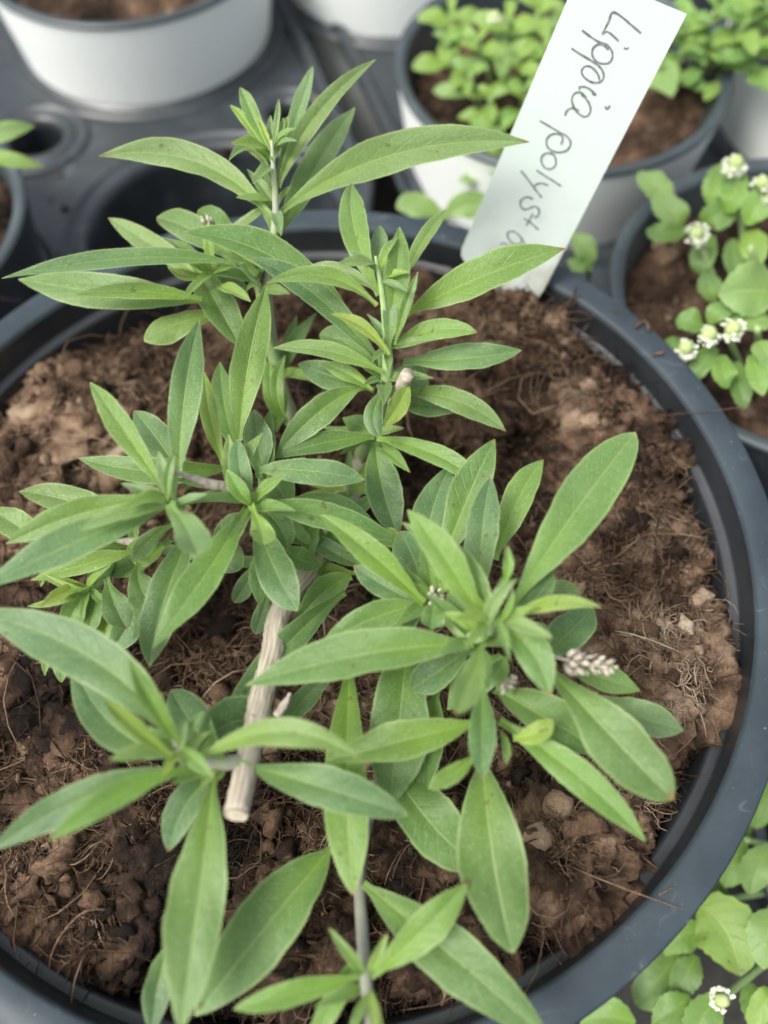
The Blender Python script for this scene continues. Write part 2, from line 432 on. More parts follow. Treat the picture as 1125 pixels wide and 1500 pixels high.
def soil(center, radius, z, step, amp, n_big, n_small, n_fib, clumps=(), seed=0.0, name='potting_soil', label=None, edge_fall=0.0, mounds=(), lump=78.0):
    """coir surface: height field, then lumps, crumbs and fibres strewn over it"""
    cx, cy = center
    def height(x, y):
        p = Vector((x*1.0+seed, y*1.0-seed, seed*0.3))
        a = noise.fractal(p*32, 0.9, 2.1, 5)
        rd = 1-abs(noise.noise(p*75+Vector((5, 1, 3))))*2
        bl = noise.noise(p*160)
        r = math.hypot(x-cx, y-cy)/radius
        wp = p+Vector((noise.noise(p*90), noise.noise(p*90+Vector((7, 3, 1))), 0))*0.004
        d1, c1 = noise.voronoi(wp*lump); d2, c2 = noise.voronoi(wp*lump*2.7)
        a += 1.5*(min(1.0, (d1[1]-d1[0])*2.6)**0.6-0.75)*(0.6+0.5*noise.noise(c1[0]*3.7)) + 0.7*(min(1.0, (d2[1]-d2[0])*2.4)**0.7-0.6)
        f1 = noise.noise(p*330)+0.6*noise.noise(p*650)
        md = sum(k_*math.exp(-((x-mx)**2+(y-my)**2)/(2*sg*sg)) for mx, my, sg, k_ in mounds)
        return z + md + amp*(0.75*a + 0.30*rd + 0.20*bl + 0.13*f1) - edge_fall*max(0, r-0.8)**2*25
    tri = Tri()
    n = int(2*radius/step)+1
    idx = -np.ones((n+1, n+1), int); V = []; T = []
    for j in range(n+1):
        for i in range(n+1):
            x = cx-radius+2*radius*i/n; y = cy-radius+2*radius*j/n
            if math.hypot(x-cx, y-cy) <= radius:
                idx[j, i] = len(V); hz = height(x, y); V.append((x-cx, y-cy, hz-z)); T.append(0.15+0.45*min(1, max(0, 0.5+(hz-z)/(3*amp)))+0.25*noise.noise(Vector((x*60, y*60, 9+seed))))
    F = []
    for j in range(n):
        for i in range(n):
            a, b_, c, d = idx[j, i], idx[j, i+1], idx[j+1, i+1], idx[j+1, i]
            if min(a, b_, c, d) >= 0: F.append((a, b_, c)); F.append((a, c, d))
    tri.add(np.array(V), np.array(F), np.array(T))
    blobs = []
    for (bx, by, bz, br, sq, tt) in clumps:                       # big root lumps
        iv, if_ = ico(5 if br > 0.006 else 4); o = Vector((bx, by, bz)); W = np.empty_like(iv); t_ = np.empty(len(iv))
        for i, v in enumerate(iv):
            v = Vector(v); s_ = Vector((bx*50, by*50, bz*50))
            k = 1+0.50*noise.fractal(v*1.4+s_, 0.7, 2.2, 6)+0.22*(1-2*abs(noise.noise(v*5+s_)))+0.11*noise.noise(v*13+s_)+0.07*noise.noise(v*31+s_)
            q = Vector((v.x, v.y, v.z*sq))*br*k
            W[i] = (o.x-cx+q.x, o.y-cy+q.y, o.z-z+q.z); t_[i] = tt*1.15+0.45*noise.noise(v*5+s_)
        tri.add(W, if_, t_); blobs.append((o, br, sq))
    def surf(x, y):
        h = height(x, y)
        for o, br, sq in blobs:
            d2 = (x-o.x)**2+(y-o.y)**2
            if d2 < (br*0.92)**2: h = max(h, o.z+sq*math.sqrt(br*br-d2)*1.10)
        return h
    def rnd_xy(k=0.98):
        a = rng.random()*2*math.pi; r = radius*k*math.sqrt(rng.random()); return cx+r*math.cos(a), cy+r*math.sin(a)
    for q in range(n_big):
        x, y = rnd_xy(0.96); r = 0.0006+0.0024*rng.random()**3
        iv, if_ = ico(2); s_ = rng.random(3)*50
        sc = r*(0.6+0.8*rng.random(3)); ang = rng.random()*6.28
        k = 1+0.38*np.sin(iv@rng.normal(size=3)*3+s_[0])+0.26*np.sin(iv@rng.normal(size=3)*7+s_[1])+0.25*(rng.random(len(iv))-0.5)
        W = iv*k[:, None]*sc; ca, sa = math.cos(ang), math.sin(ang)
        W = np.stack([W[:, 0]*ca-W[:, 1]*sa, W[:, 0]*sa+W[:, 1]*ca, W[:, 2]], 1)
        tri.add(W+np.array([x-cx, y-cy, surf(x, y)-z+r*0.15]), if_, min(1.0, 0.12+0.62*rng.random()+(0.3 if rng.random() < 0.07 else 0)))
    for q in range(n_small):
        x, y = rnd_xy(); r = 0.0003+0.0008*rng.random()**2
        iv, if_ = ico(1); W = iv*(1+0.5*(rng.random((len(iv), 1))-0.5))*r*(0.5+1.0*rng.random(3))
        tri.add(W+np.array([x-cx, y-cy, surf(x, y)-z+r*0.3]), if_, 0.08+0.75*rng.random())
    XY = np.array([rnd_xy(0.985) for _ in range(n_fib)]); Z = np.array([surf(x, y)-z for x, y in XY])
    u = rng.random(n_fib); long_ = u < 0.012
    L = np.where(long_, 0.012+0.016*rng.random(n_fib), 0.0015+0.0075*rng.random(n_fib)**1.8)
    patch = np.array([0.5+0.5*noise.noise(Vector((x*70+seed, y*70, 2))) for x, y in XY])
    head = np.array([9*noise.noise(Vector((x*45, y*45, seed))) for x, y in XY])+rng.normal(size=n_fib)*0.9
    fibres(tri, np.stack([XY[:, 0]-cx, XY[:, 1]-cy, Z-0.0003+0.0013*rng.random(n_fib)], 1), head, L,
           0.00006+0.00016*rng.random(n_fib)**2+np.where(long_, 0.00005, 0), np.clip(0.05+0.75*patch+0.45*rng.random(n_fib)**1.5, 0, 1.1), 0.36, 0.5*rng.random(n_fib)-0.05)
    return obj(name, tri.mesh('soil'), M['soil'], None, (cx, cy, z), label, 'soil', None, 'stuff'), surf

spill_later()
# ------------------------------------------------------------------ big pot
RP = 0.105
def big_pot():
    root = obj('plant_pot', None, loc=(0, 0, 0), label='large round black plastic pot with a wide grey rim holding the herb', cat='plant pot')
    z = RIM_Z
    outer = [(0.0, 0.004), (0.070, 0.004), (0.074, 0.0), (0.078, 0.003), (0.0925, z-0.024), (0.0975, z-0.0225), (0.1005, z-0.022)]
    V, F = lathe(outer, 160); obj('wall', mesh_np('pot_wall', V, F), M['pot'], root)
    rim = [(0.1000, z-0.0225), (0.1034, z-0.0222), (0.1042, z-0.0215), (0.1048, z-0.004), (0.10500, z-0.0012), (0.10475, z-0.0003), (0.1043, z), (0.1010, z+0.00005), (0.0984, z), (0.0978, z-0.0004), (0.0975, z-0.0014)]
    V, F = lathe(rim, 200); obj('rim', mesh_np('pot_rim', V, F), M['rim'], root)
    inn = [(0.0975, z-0.0014), (0.0969, z-0.0080), (0.0966, z-0.0085), (0.0951, z-0.0086), (0.0946, z-0.0089), (0.0944, z-0.0100), (0.0915, z-0.035), (0.078, 0.012), (0.0, 0.012)]
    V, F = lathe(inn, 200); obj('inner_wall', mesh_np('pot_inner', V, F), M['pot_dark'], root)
    return root
big_pot()

def A(px, py, h): p = at(px, py, h); return p.x, p.y, p.z
CL = []
for (px, py, r, sq, tt) in [(890, 640, 1.35, .55, .55), (985, 1015, 1.5, .62, .50), (1000, 940, .8, .7, .35), (830, 700, .7, .6, .4), (700, 1350, .9, .55, .3), (60, 680, 1.1, .4, .35), (230, 560, .8, .5, .3), (975, 690, .7, .8, .5), (55, 1280, 1.25, .55, .6), (830, 1290, 1.2, .7, .42),
                            (800, 560, .9, .6, .15), (130, 620, 1.7, .35, .55), (45, 760, 1.3, .45, .45), (900, 770, 1.2, .5, .42), (930, 560, 1.0, .55, .3), (860, 870, 1.2, .4, .42),
                            (60, 960, 1.3, .4, .4), (150, 1380, 1.1, .45, .35), (700, 1440, 1.0, .5, .3), (440, 1380, 1.2, .45, .4), (640, 390, .9, .6, .2), (775, 455, .35, .9, .62), (772, 485, .32, .9, .7),
                            (830, 500, .3, .9, .7), (910, 470, .7, .7, .5), (640, 1230, 1.0, .5, .35), (880, 1180, .8, .6, .4), (230, 1240, 1.0, .5, .3), (700, 630, .9, .5, .5), (960, 830, .9, .5, .5), (150, 1120, 1.2, .4, .35)]:
    x, y, zz = A(px, py, -1.75)
    rr = math.hypot(x, y); lim = 0.0925-r*CM*0.8
    if rr > lim: x, y = x*lim/rr, y*lim/rr
    CL.append((x, y, RIM_Z-((0.0105 if x > 0.04 else 0.0135) if r > .4 else 0.0030), r*CM, sq, tt))
SOIL_Z = RIM_Z-0.0150
soil_o, soil_h = soil((0, 0), 0.0932, SOIL_Z, 0.00060, 0.0050, 1400, 4000, 42000, CL, 3.0, 'potting_soil', 'brown fibrous coir soil filling the large black pot', 0.004,
                      [(0.052, 0.070, 0.013, 0.0145), (0.076, 0.045, 0.016, 0.008), (0.0, 0.075, 0.03, 0.003), (0.052, -0.068, 0.022, 0.006), (0.085, -0.015, 0.022, 0.005)])

# stray fibres that hang over the rim of the pot
def rim_fibre(pts, rad):
    path = smooth_path([(at(*p), rad) for p in pts], 5); V, F, UV = tube(path, 4)
    obj('loose_fibre', mesh_np('loose_fibre', V, F, attrs={'tint': np.full(len(V), 0.7)}), M['soil'], soil_o, -Vector(soil_o.location))
for pts, rad in [([(912, 1325, -1.2), (950, 1318, -.2), (985, 1300, .15)], .00012), ([(845, 470, -1), (905, 455, .1), (960, 447, .35), (990, 458, .3)], .00012),
                 ([(10, 590, -1.2), (60, 552, -.4), (110, 548, -.5), (140, 570, -1.1)], .00015), ([(955, 610, -.3), (1030, 603, .1), (1090, 596, .4)], .00011),
                 ([(80, 1480, -1.5), (75, 1400, -.7), (125, 1335, -.4), (195, 1340, -1.2)], .00022), ([(30, 1345, -1.4), (70, 1400, -.9), (150, 1430, -1.3)], .00018),
                 ([(930, 480, .05), (945, 470, .15), (952, 485, .1)], .0005), ([(955, 520, .05), (972, 516, .12)], .0004), ([(40, 545, -1.0), (55, 552, -.6), (70, 575, -.9)], .0006)]:
    rim_fibre(pts, rad)

# ------------------------------------------------------------------ leaves
def leaf_mesh(P0, P1, P2, width, shape='lan', fold=0.45, roll=0.0, wave=0.035, serr=0.0, nU=26, nV=10, facing=0.55, hairs=True, curl=0.0, seed=0):
    """blade along the curve P0-P1-P2 (P1 on the curve); returns mesh centred on P0"""
    r_ = random.Random(seed)
    P0, P1, P2 = Vector(P0), Vector(P1), Vector(P2); C = P1*2-(P0+P2)*0.5
    view = (CAM-P1).normalized(); up = Vector((0, 0, 1)); n0 = (view*facing+up*(1-facing)).normalized()
    L = (P1-P0).length+(P2-P1).length
    a, b_ = {'lan': (1.15, 1.02), 'obl': (1.40, 0.74), 'nar': (1.0, 0.95), 'ell': (1.0, 0.84), 'ova': (0.75, 0.75), 'spa': (1.5, 0.42)}[shape]
    pk = (a/(a+b_))**a*(b_/(a+b_))**b_
    tm = (P2-P0).normalized(); sd = tm.cross(n0).normalized()
    comp = (sd-view*sd.dot(view)).length
    hw = width*0.45/max(0.62, comp)
    V = []; UV = []; F = []; ph = r_.random()*6.28; ph2 = r_.random()*6.28
    base_w = min(0.00075, hw*0.3)
    rows = []; twist = r_.uniform(-0.6, 0.6)
    for i in range(nU+1):
        s = i/nU; s = s+0.035*math.sin(2*math.pi*s)*0.0
        p = P0*(1-s)**2+C*2*s*(1-s)+P2*s*s
        t = ((C-P0)*(1-s)+(P2-C)*s); t = t.normalized() if t.length > 1e-9 else tm
        side = t.cross(n0).normalized(); nn = side.cross(t).normalized()
        if roll or twist:
            q = Matrix.Rotation(roll+twist*(s-0.4), 3, t); side = q @ side; nn = q @ nn
        f = (max(s, 1e-4)**a)*(max(1-s, 0)**b_)/pk
        hh = max(base_w*(1-s)**2, hw*f) if i < nU else hw*0.02
        asym = 1+0.06*math.sin(ph+s*5)+0.05*noise.noise(Vector((s*9, seed*1.7, 0)))
        hh *= 1+0.07*noise.noise(Vector((s*6, seed*3.1, 5)))
        rows.append((p, side, nn, hh))
        for j in range(nV+1):
            v = -1+2*j/nV
            e = hh*(asym if v > 0 else 2-asym)
            if abs(v) == 1 and i < nU: e *= 1+serr*(1 if i % 2 else -1)+0.02*r_.uniform(-1, 1)
            z = fold*abs(v)*hh*(1.0-0.35*abs(v)) - curl*hh*v*v
            z += wave*hw*4*math.sin(ph2+s*11+v*1.3)*abs(v)**1.5*(s*(1-s)*4)
            if j == nV//2: z -= 0.04*hh
            V.append(p+side*(v*e)+nn*z); UV.append((s, 0.5+0.5*v))
    for i in range(nU):
        for j in range(nV):
            k = i*(nV+1)+j; F.append((k, k+1, k+nV+2, k+nV+1))
    if hairs:
        for sgn, j in ((-1, 0), (1, nV)):
            nh = int(L/0.00022)
            for q in range(nh):
                s = 0.06+0.93*(q+r_.random())/nh; k = min(nU-1, int(s*nU)); fr = s*nU-k
                pa = V[k*(nV+1)+j].lerp(V[(k+1)*(nV+1)+j], fr); p, side, nn, hh = rows[k]
                tt = (rows[k+1][0]-rows[k][0]).normalized()
                d = (side*sgn+tt*r_.uniform(-0.2, 0.7)+nn*r_.uniform(-0.4, 0.6)).normalized()
                ln = r_.uniform(0.00015, 0.00042); i0 = len(V)
                V += [pa+tt*0.000028, pa-tt*0.000028, pa+d*ln]; UV += [(0.5, 0.0 if sgn < 0 else 1.0)]*3; F.append((i0, i0+1, i0+2))
    V = [v-P0 for v in V]
    return mesh_np('leaf', V, F, uv=UV)

TONE = {'n': (0.058, 0.142, 0.020), 'b': (0.108, 0.222, 0.013), 'y': (0.210, 0.300, 0.020), 'd': (0.018, 0.078, 0.032), 'p': (0.150, 0.228, 0.090), 'g': (0.056, 0.138, 0.058), 'l': (0.112, 0.200, 0.036)}
def tone(t):
    c = TONE[t]; k = random.uniform(0.82, 1.2); return (c[0]*k*random.uniform(0.85, 1.18), c[1]*k, c[2]*k*random.uniform(0.75, 1.35), 1)

plant = obj('herb_plant', None, loc=at(520, 680, -1.75), label='bushy green herb with long narrow leaves in the large black pot', cat='herb plant')
SHOOT = {}
HS = {'S1': .78, 'T': .78, 'S4': .92, 'S5': .9, 'S6': .76, 'S7': .8, 'twig2': .78, 'twig': .92}
def HK(k, h): return h*HS.get(k, 1.0) if h > 0 else h
def shoot(key, pts, matkey='stem', name='shoot', sides=10, rough=0.05, sub=6):
    P = [(at(x, y, HK(key, h)), r*0.001) for (x, y, h, r) in pts]
    V, F, UV = tube(smooth_path(P, sub), sides, rough)
    o = P[0][0]
    me = mesh_np('shoot', [v-o for v in V], F, uv=UV)
    so = obj(name, me, M[matkey], plant, o-wloc(plant)); SHOOT[key] = so; return so

# woody trunk ending in a cut stub that leans to the viewer
shoot('T', [(535, 650, -2.0, 3.6), (512, 715, -.9, 3.2), (476, 800, .4, 2.7), (414, 890, 1.7, 2.2), (398, 960, 2.2, 2.1), (378, 1046, 2.72, 2.2), (374, 1062, 2.8, 2.0), (346, 1192, 3.45, 1.95)], 'wood', 'trunk', 26, 0.17, 16)
shoot('S1', [(448, 650, -1.9, 1.9), (424, 605, -.3, 1.9), (405, 540, 1.2, 1.6), (392, 450, 2.9, 1.3), (399, 370, 4.4, .95), (404, 310, 5.3, .8), (401, 255, 6.0, .6), (398, 205, 6.6, .35)], 'stem_purple')
shoot('S2', [(405, 540, 1.2, 1.4), (385, 470, 2.3, 1.1), (378, 420, 2.9, 1.0), (345, 395, 3.3, .8), (310, 400, 3.6, .5)])
shoot('S3', [(528, 668, -1.5, 2.2), (545, 645, .9, 1.7), (556, 600, 2.1, 1.4), (567, 545, 3.1, 1.2), (566, 490, 3.8, .9), (560, 430, 4.5, .6), (550, 375, 5.1, .3)])
shoot('S4', [(470, 815, .5, 1.5), (425, 765, 1.8, 1.2), (385, 735, 2.6, 1.0), (340, 718, 3.2, .9), (290, 730, 3.8, .8), (248, 735, 4.2, .65), (215, 728, 4.4, .4)])
shoot('S5', [(490, 770, .2, 1.6), (560, 830, 1.4, 1.5), (632, 880, 2.3, 1.4), (680, 930, 3.1, 1.2), (712, 928, 3.8, 1.0), (725, 895, 4.3, .7), (738, 860, 4.7, .3)])
shoot('S6', [(358, 1115, 3.2, 1.3), (322, 1118, 3.55, 1.2), (285, 1110, 4.0, 1.1), (262, 1092, 4.4, .8), (246, 1060, 4.9, .35)], 'stem_purple')
shoot('S7', [(560, 1120, -1.9, 1.5), (535, 1215, -.3, 1.3), (527, 1290, 1.0, 1.1), (535, 1420, 1.9, 1.05), (545, 1520, 2.4, .9)], 'stem_grey')
shoot('S8', [(470, 830, .2, 1.4), (330, 820, .6, 1.3), (190, 800, 1.0, 1.2), (150, 850, 1.2, .9), (110, 870, 1.3, .4)])
# cut face of the trunk
e1, e0 = at(346, 1192, HK('T', 3.45)), at(380, 1040, HK('T', 2.7)); ax = (e1-e0).normalized()
q = ax.to_track_quat('Z', 'Y').to_matrix()
V = []; F = []
for i in range(5):
    for k in range(20):
        a = 2*math.pi*k/20; r = 0.00195*i/4*(1+0.05*math.sin(k*2.3)); V.append(q @ Vector((r*math.cos(a), r*math.sin(a), 0.00012*math.sin(i*2.2)+0.00015*random.random())))
for i in range(4):
    for k in range(20): F.append((i*20+k, i*20+(k+1) % 20, (i+1)*20+(k+1) % 20, (i+1)*20+k))
obj('cut_face', mesh_np('cut_face', V, F), M['wood_end'], SHOOT['T'], e1+ax*0.00015-wloc(SHOOT['T']))

# shoot, base x y h, middle x y, tip x y h, width px, tone, options
LV = [
 # top shoot
 ('S1', 398, 318, 5.2, 285, 236, 144, 229, 5.9, 46, 'p', dict(fold=.5)),
 ('S1', 409, 312, 5.2, 575, 226, 775, 208, 5.8, 58, 'p', dict(fold=.45)),
 ('S1', 407, 275, 5.7, 462, 170, 551, 87, 6.9, 30, 'p', dict(fold=.6, shape='nar')),
 ('S1', 404, 260, 5.8, 438, 160, 458, 97, 6.8, 24, 'p', dict(fold=.5)),
 ('S1', 402, 355, 4.6, 462, 245, 520, 157, 5.0, 46, 'p', dict()),
 ('S1', 400, 235, 6.2, 368, 165, 352, 128, 7.0, 24, 'l', dict(fold=.5)),
 ('S1', 400, 240, 6.1, 365, 185, 337, 154, 6.6, 15, 'y', dict(fold=.7)),
 ('S1', 400, 215, 6.5, 406, 178, 408, 145, 7.0, 10, 'p', dict(fold=.7)),
 ('S1', 400, 225, 6.4, 388, 195, 378, 172, 6.8, 10, 'y', dict(fold=.7)),
 ('S1', 401, 220, 6.4, 413, 190, 414, 172, 6.8, 8, 'p', dict(fold=.7)),
 ('S1', 399, 262, 5.9, 368, 217, 335, 236, 6.3, 18, 'p', dict(fold=.7)),
 ('S1', 399, 340, 4.8, 390, 285, 384, 235, 5.2, 30, 'p', dict()),
 ('S1', 396, 300, 5.1, 362, 322, 325, 352, 4.4, 16, 'p', dict()),
 # second shoot, upper left
 ('S2', 345, 386, 3.9, 190, 378, 2, 408, 4.6, 30, 'g', dict(fold=.55, facing=.4)),
 ('S2', 300, 440, 3.0, 155, 428, 27, 409, 3.0, 56, 'l', dict()),
 ('S2', 296, 438, 3.4, 205, 427, 107, 432, 3.8, 26, 'b', dict(fold=.5)),
 ('S2', 300, 408, 3.1, 225, 360, 158, 319, 3.2, 36, 'p', dict()),
 ('S2', 378, 402, 3.3, 297, 345, 230, 318, 3.2, 46, 'n', dict(shape='obl')),
 ('S2', 340, 372, 3.0, 318, 330, 290, 308, 3.0, 44, 'n', dict(shape='ell')),
 ('S2', 530, 492, 3.0, 410, 382, 268, 340, 4.6, 58, 'n', dict()),
 ('S3', 560, 535, 3.0, 462, 432, 366, 378, 4.5, 42, 'd', dict(fold=.35)),
 ('S2', 335, 458, 2.7, 265, 472, 211, 500, 2.7, 46, 'l', dict(shape='obl', fold=.1, curl=.25)),
 ('S2', 282, 385, 3.3, 318, 445, 356, 515, 2.4, 56, 'n', dict()),
 ('S2', 290, 395, 3.1, 330, 405, 364, 437, 2.6, 34, 'd', dict()),
 ('S2', 300, 400, 3.5, 275, 405, 245, 390, 3.7, 18, 'y', dict(fold=.5)),
 ('S2', 305, 400, 3.6, 285, 385, 258, 368, 3.9, 14, 'y', dict(fold=.6)),
 ('S2', 378, 405, 3.2, 360, 385, 350, 350, 3.4, 22, 'n', dict()),
 # third shoot, upper middle
 ('S3', 556, 432, 4.3, 519, 335, 516, 268, 4.6, 46, 'l', dict(facing=.8)),
 ('S3', 556, 420, 4.1, 557, 370, 556, 330, 4.2, 28, 'p', dict(shape='ell', facing=.8)),
 ('S3', 567, 505, 3.7, 580, 410, 585, 332, 5.4, 42, 'l', dict(facing=.8, fold=.35)),
 ('S3', 580, 425, 4.3, 622, 350, 656, 305, 4.7, 24, 'l', dict(fold=.6)),
 ('S3', 596, 460, 3.6, 705, 405, 828, 364, 4.4, 62, 'b', dict()),
 ('S3', 552, 448, 4.3, 478, 405, 390, 415, 4.8, 28, 'l', dict(fold=.6)),
 ('S3', 550, 425, 4.3, 505, 398, 455, 388, 4.4, 22, 'p', dict(fold=.4)),
 ('S3', 578, 505, 3.8, 593, 452, 612, 398, 4.8, 17, 'l', dict(fold=.6)),
 ('S3', 575, 505, 3.6, 640, 483, 699, 487, 3.9, 34, 'b', dict(fold=.3)),
 ('S3', 590, 530, 2.9, 680, 525, 764, 513, 3.2, 42, 'g', dict()),
 ('S3', 570, 520, 3.9, 532, 480, 484, 460, 4.4, 20, 'y', dict(fold=.55)),
 ('S3', 560, 545, 3.3, 485, 515, 400, 510, 3.7, 28, 'l', dict(fold=.45)),
 ('S3', 548, 572, 2.5, 490, 552, 436, 533, 2.5, 44, 'd', dict()),
 ('S3', 545, 572, 2.9, 510, 548, 470, 532, 3.0, 26, 'b', dict()),
 ('S3', 545, 515, 2.3, 505, 500, 468, 490, 2.2, 50, 'n', dict(shape='ell')),
 ('S3', 590, 575, 2.6, 672, 588, 741, 632, 2.3, 38, 'l', dict()),
 ('S3', 580, 580, 2.2, 625, 593, 690, 596, 2.0, 42, 'd', dict(shape='ell')),
 ('S3', 575, 545, 2.2, 600, 555, 628, 570, 2.1, 50, 'g', dict(shape='ell')),
 ('S3', 598, 563, 3.2, 584, 592, 562, 625, 3.2, 32, 'y', dict(shape='ell')),
 ('S3', 572, 562, 3.1, 548, 602, 556, 640, 2.9, 30, 'd', dict(shape='obl', curl=.3)),
 ('S3', 532, 566, 2.7, 468, 603, 404, 668, 2.2, 46, 'n', dict()),
 ('S3', 548, 640, 2.0, 478, 648, 398, 672, 2.2, 34, 'n', dict()),
 ('S3', 552, 642, 2.0, 642, 668, 719, 723, 2.4, 34, 'b', dict(shape='nar')),
 ('S3', 549, 648, 1.6, 560, 712, 583, 785, .9, 58, 'd', dict(shape='ell')),
 ('S3', 555, 620, 1.8, 535, 625, 502, 612, 1.4, 36, 'n', dict()),
 ('S3', 540, 650, 1.2, 520, 640, 470, 625, 1.2, 26, 'y', dict()),
 ('S3', 420, 620, 1.0, 400, 580, 395, 530, 1.5, 30, 'b', dict()),
 # left middle shoot
 ('S4', 374, 688, 3.4, 455, 690, 534, 703, 3.2, 44, 'g', dict(shape='ell', fold=.12)),
 ('S4', 366, 738, 3.3, 352, 690, 349, 643, 3.8, 36, 'd', dict(shape='ell')),
 ('S4', 366, 738, 3.5, 350, 718, 332, 688, 3.9, 28, 'b', dict(shape='ell')),
 ('S4', 368, 740, 3.5, 380, 770, 386, 797, 3.7, 38, 'y', dict(shape='spa')),
 ('S4', 374, 760, 2.8, 403, 835, 436, 895, 2.7, 60, 'd', dict(shape='ell', fold=.12)),
 ('S4', 362, 745, 3.2, 298, 845, 224, 949, 3.4, 60, 'n', dict(shape='lan')),
 ('S4', 285, 770, 2.8, 240, 880, 219, 976, 2.3, 62, 'd', dict()),
 ('S4', 350, 645, 3.2, 364, 530, 390, 419, 4.3, 56, 'b', dict(facing=.8)),
 ('S4', 262, 700, 3.8, 270, 580, 292, 468, 4.5, 52, 'g', dict(facing=.8)),
 ('S4', 328, 680, 3.2, 308, 610, 299, 545, 3.6, 30, 'y', dict(facing=.7)),
 ('S4', 240, 718, 4.1, 180, 628, 132, 560, 4.6, 40, 'b', dict()),
 ('S4', 338, 684, 2.8, 225, 690, 114, 671, 3.0, 44, 'n', dict()),
 ('S4', 275, 715, 2.5, 235, 650, 196, 602, 2.4, 56, 'g', dict()),
 ('S4', 246, 735, 4.4, 246, 698, 256, 662, 4.9, 15, 'l', dict(fold=.6)),
 ('S4', 248, 738, 4.1, 115, 792, -30, 862, 4.3, 58, 'g', dict(fold=.3)),
 ('S4', 240, 730, 3.8, 120, 752, 8, 797, 3.5, 46, 'l', dict()),
 ('S4', 246, 742, 4.4, 185, 750, 116, 777, 4.7, 26, 'p', dict(fold=.55)),
 ('S4', 248, 738, 4.6, 272, 772, 290, 814, 5.4, 56, 'p', dict(shape='spa')),
 ('S4', 260, 765, 3.3, 220, 790, 196, 820, 3.0, 30, 'n', dict(shape='obl', curl=.2)),
 ('S4', 225, 735, 4.4, 205, 722, 185, 712, 4.8, 10, 'p', dict(fold=.6)),
 ('S4', 380, 700, 2.4, 378, 650, 372, 600, 2.9, 46, 'd', dict()),
 ('S4', 375, 690, 2.4, 402, 708, 425, 745, 2.0, 56, 'n', dict(shape='ell')),
 ('S4', 372, 735, 3.0, 478, 758, 585, 792, 2.1, 46, 'n', dict()),
 ('S4', 415, 738, 2.3, 485, 738, 552, 772, 1.6, 34, 'd', dict()),
 ('S4', 395, 785, 2.2, 385, 835, 380, 886, 1.7, 38, 'n', dict(shape='ell')),
 ('S4', 390, 820, 1.3, 365, 850, 343, 883, .8, 30, 'd', dict(shape='obl')),
 ('S4', 395, 860, 1.0, 385, 895, 374, 930, .8, 28, 'd', dict(shape='obl')),
 ('S4', 405, 800, 1.6, 435, 818, 472, 828, 1.2, 36, 'n', dict(shape='ell')),
 ('S4', 380, 745, 2.1, 408, 770, 420, 805, 1.8, 40, 'n', dict(shape='ell')),
 ('S4', 470, 770, 1.3, 455, 790, 452, 830, 1.0, 26, 'n', dict()),
 ('S4', 350, 800, 1.2, 340, 815, 320, 835, .8, 50, 'd', dict(shape='ell')),
 ('S4', 365, 750, 2.2, 340, 775, 310, 800, 1.6, 44, 'n', dict()),
 ('S4', 348, 660, 2.6, 330, 600, 322, 530, 2.2, 44, 'n', dict()),
 ('S4', 420, 615, 1.2, 405, 570, 418, 520, 1.9, 22, 'b', dict(fold=.4)),
 ('S4', 400, 690, 2.4, 388, 660, 396, 600, 2.7, 36, 'n', dict()),
 # left low side shoot
 ('S8', 195, 770, 2.2, 105, 735, 28, 720, 2.2, 50, 'l', dict()),
 ('S8', 60, 800, 1.8, 25, 770, -20, 745, 2.0, 48, 'l', dict()),
 ('S8', 195, 808, 1.8, 130, 825, 45, 850, 1.5, 30, 'y', dict()),
 ('S8', 205, 825, 2.0, 204, 855, 224, 889, 2.0, 52, 'n', dict(shape='spa')),
 ('S8', 155, 845, 1.5, 168, 885, 186, 921, 1.4, 46, 'g', dict(shape='obl')),
 ('S8', 130, 862, 1.5, 85, 880, 40, 888, 1.5, 13, 'y', dict()),
 ('S8', 125, 862, 1.6, 95, 858, 62, 840, 1.7, 12, 'y', dict()),
 ('S8', 128, 860, 1.6, 100, 868, 72, 868, 1.7, 10, 'b', dict()),
 ('S8', 135, 865, 1.2, 108, 895, 98, 935, .9, 38, 'b', dict()),
 ('S8', 145, 860, 1.0, 135, 900, 128, 940, .8, 30, 'n', dict()),
 ('S8', 200, 880, .9, 185, 920, 160, 955, .5, 44, 'g', dict()),
 ('S8', 105, 930, .5, 75, 950, 66, 990, .1, 22, 'b', dict()),
 ('S8', 110, 930, .6, 95, 960, 90, 1000, .2, 32, 'n', dict(shape='ell')),
 ('S8', 240, 800, 1.5, 215, 815, 190, 815, 1.5, 30, 'y', dict()),
 ('S8', 95, 800, 1.4, 70, 830, 60, 860, 1.3, 16, 'y', dict()),
 ('S8', 150, 870, .8, 155, 905, 150, 945, .6, 28, 'y', dict()),
 ('S8', 250, 790, 1.2, 190, 830, 150, 830, 1.0, 36, 'n', dict()),
 # leaves low round the trunk
 ('T', 515, 845, 1.4, 478, 865, 432, 912, 1.4, 46, 'n', dict()),
 ('T', 505, 868, 1.6, 408, 958, 322, 1078, 2.3, 50, 'd', dict(fold=.5)),
 ('T', 545, 830, 1.0, 500, 815, 445, 780, 1.2, 30, 'd', dict(shape='obl')),
 ('T', 520, 840, .9, 480, 835, 455, 838, .8, 22, 'y', dict()),
 ('T', 470, 860, .9, 455, 855, 445, 880, .6, 26, 'y', dict()),
 ('T', 420, 1070, 1.2, 440, 1030, 490, 985, 1.3, 36, 'd', dict()),
 ('T', 505, 720, 0.4, 480, 705, 430, 700, 0.4, 30, 'y', dict()),
 ('T', 440, 640, 0.0, 462, 600, 500, 560, 0.4, 24, 'n', dict()),
 # right centre shoot
 ('S5', 620, 884, 3.2, 545, 812, 468, 753, 4.1, 46, 'b', dict()),
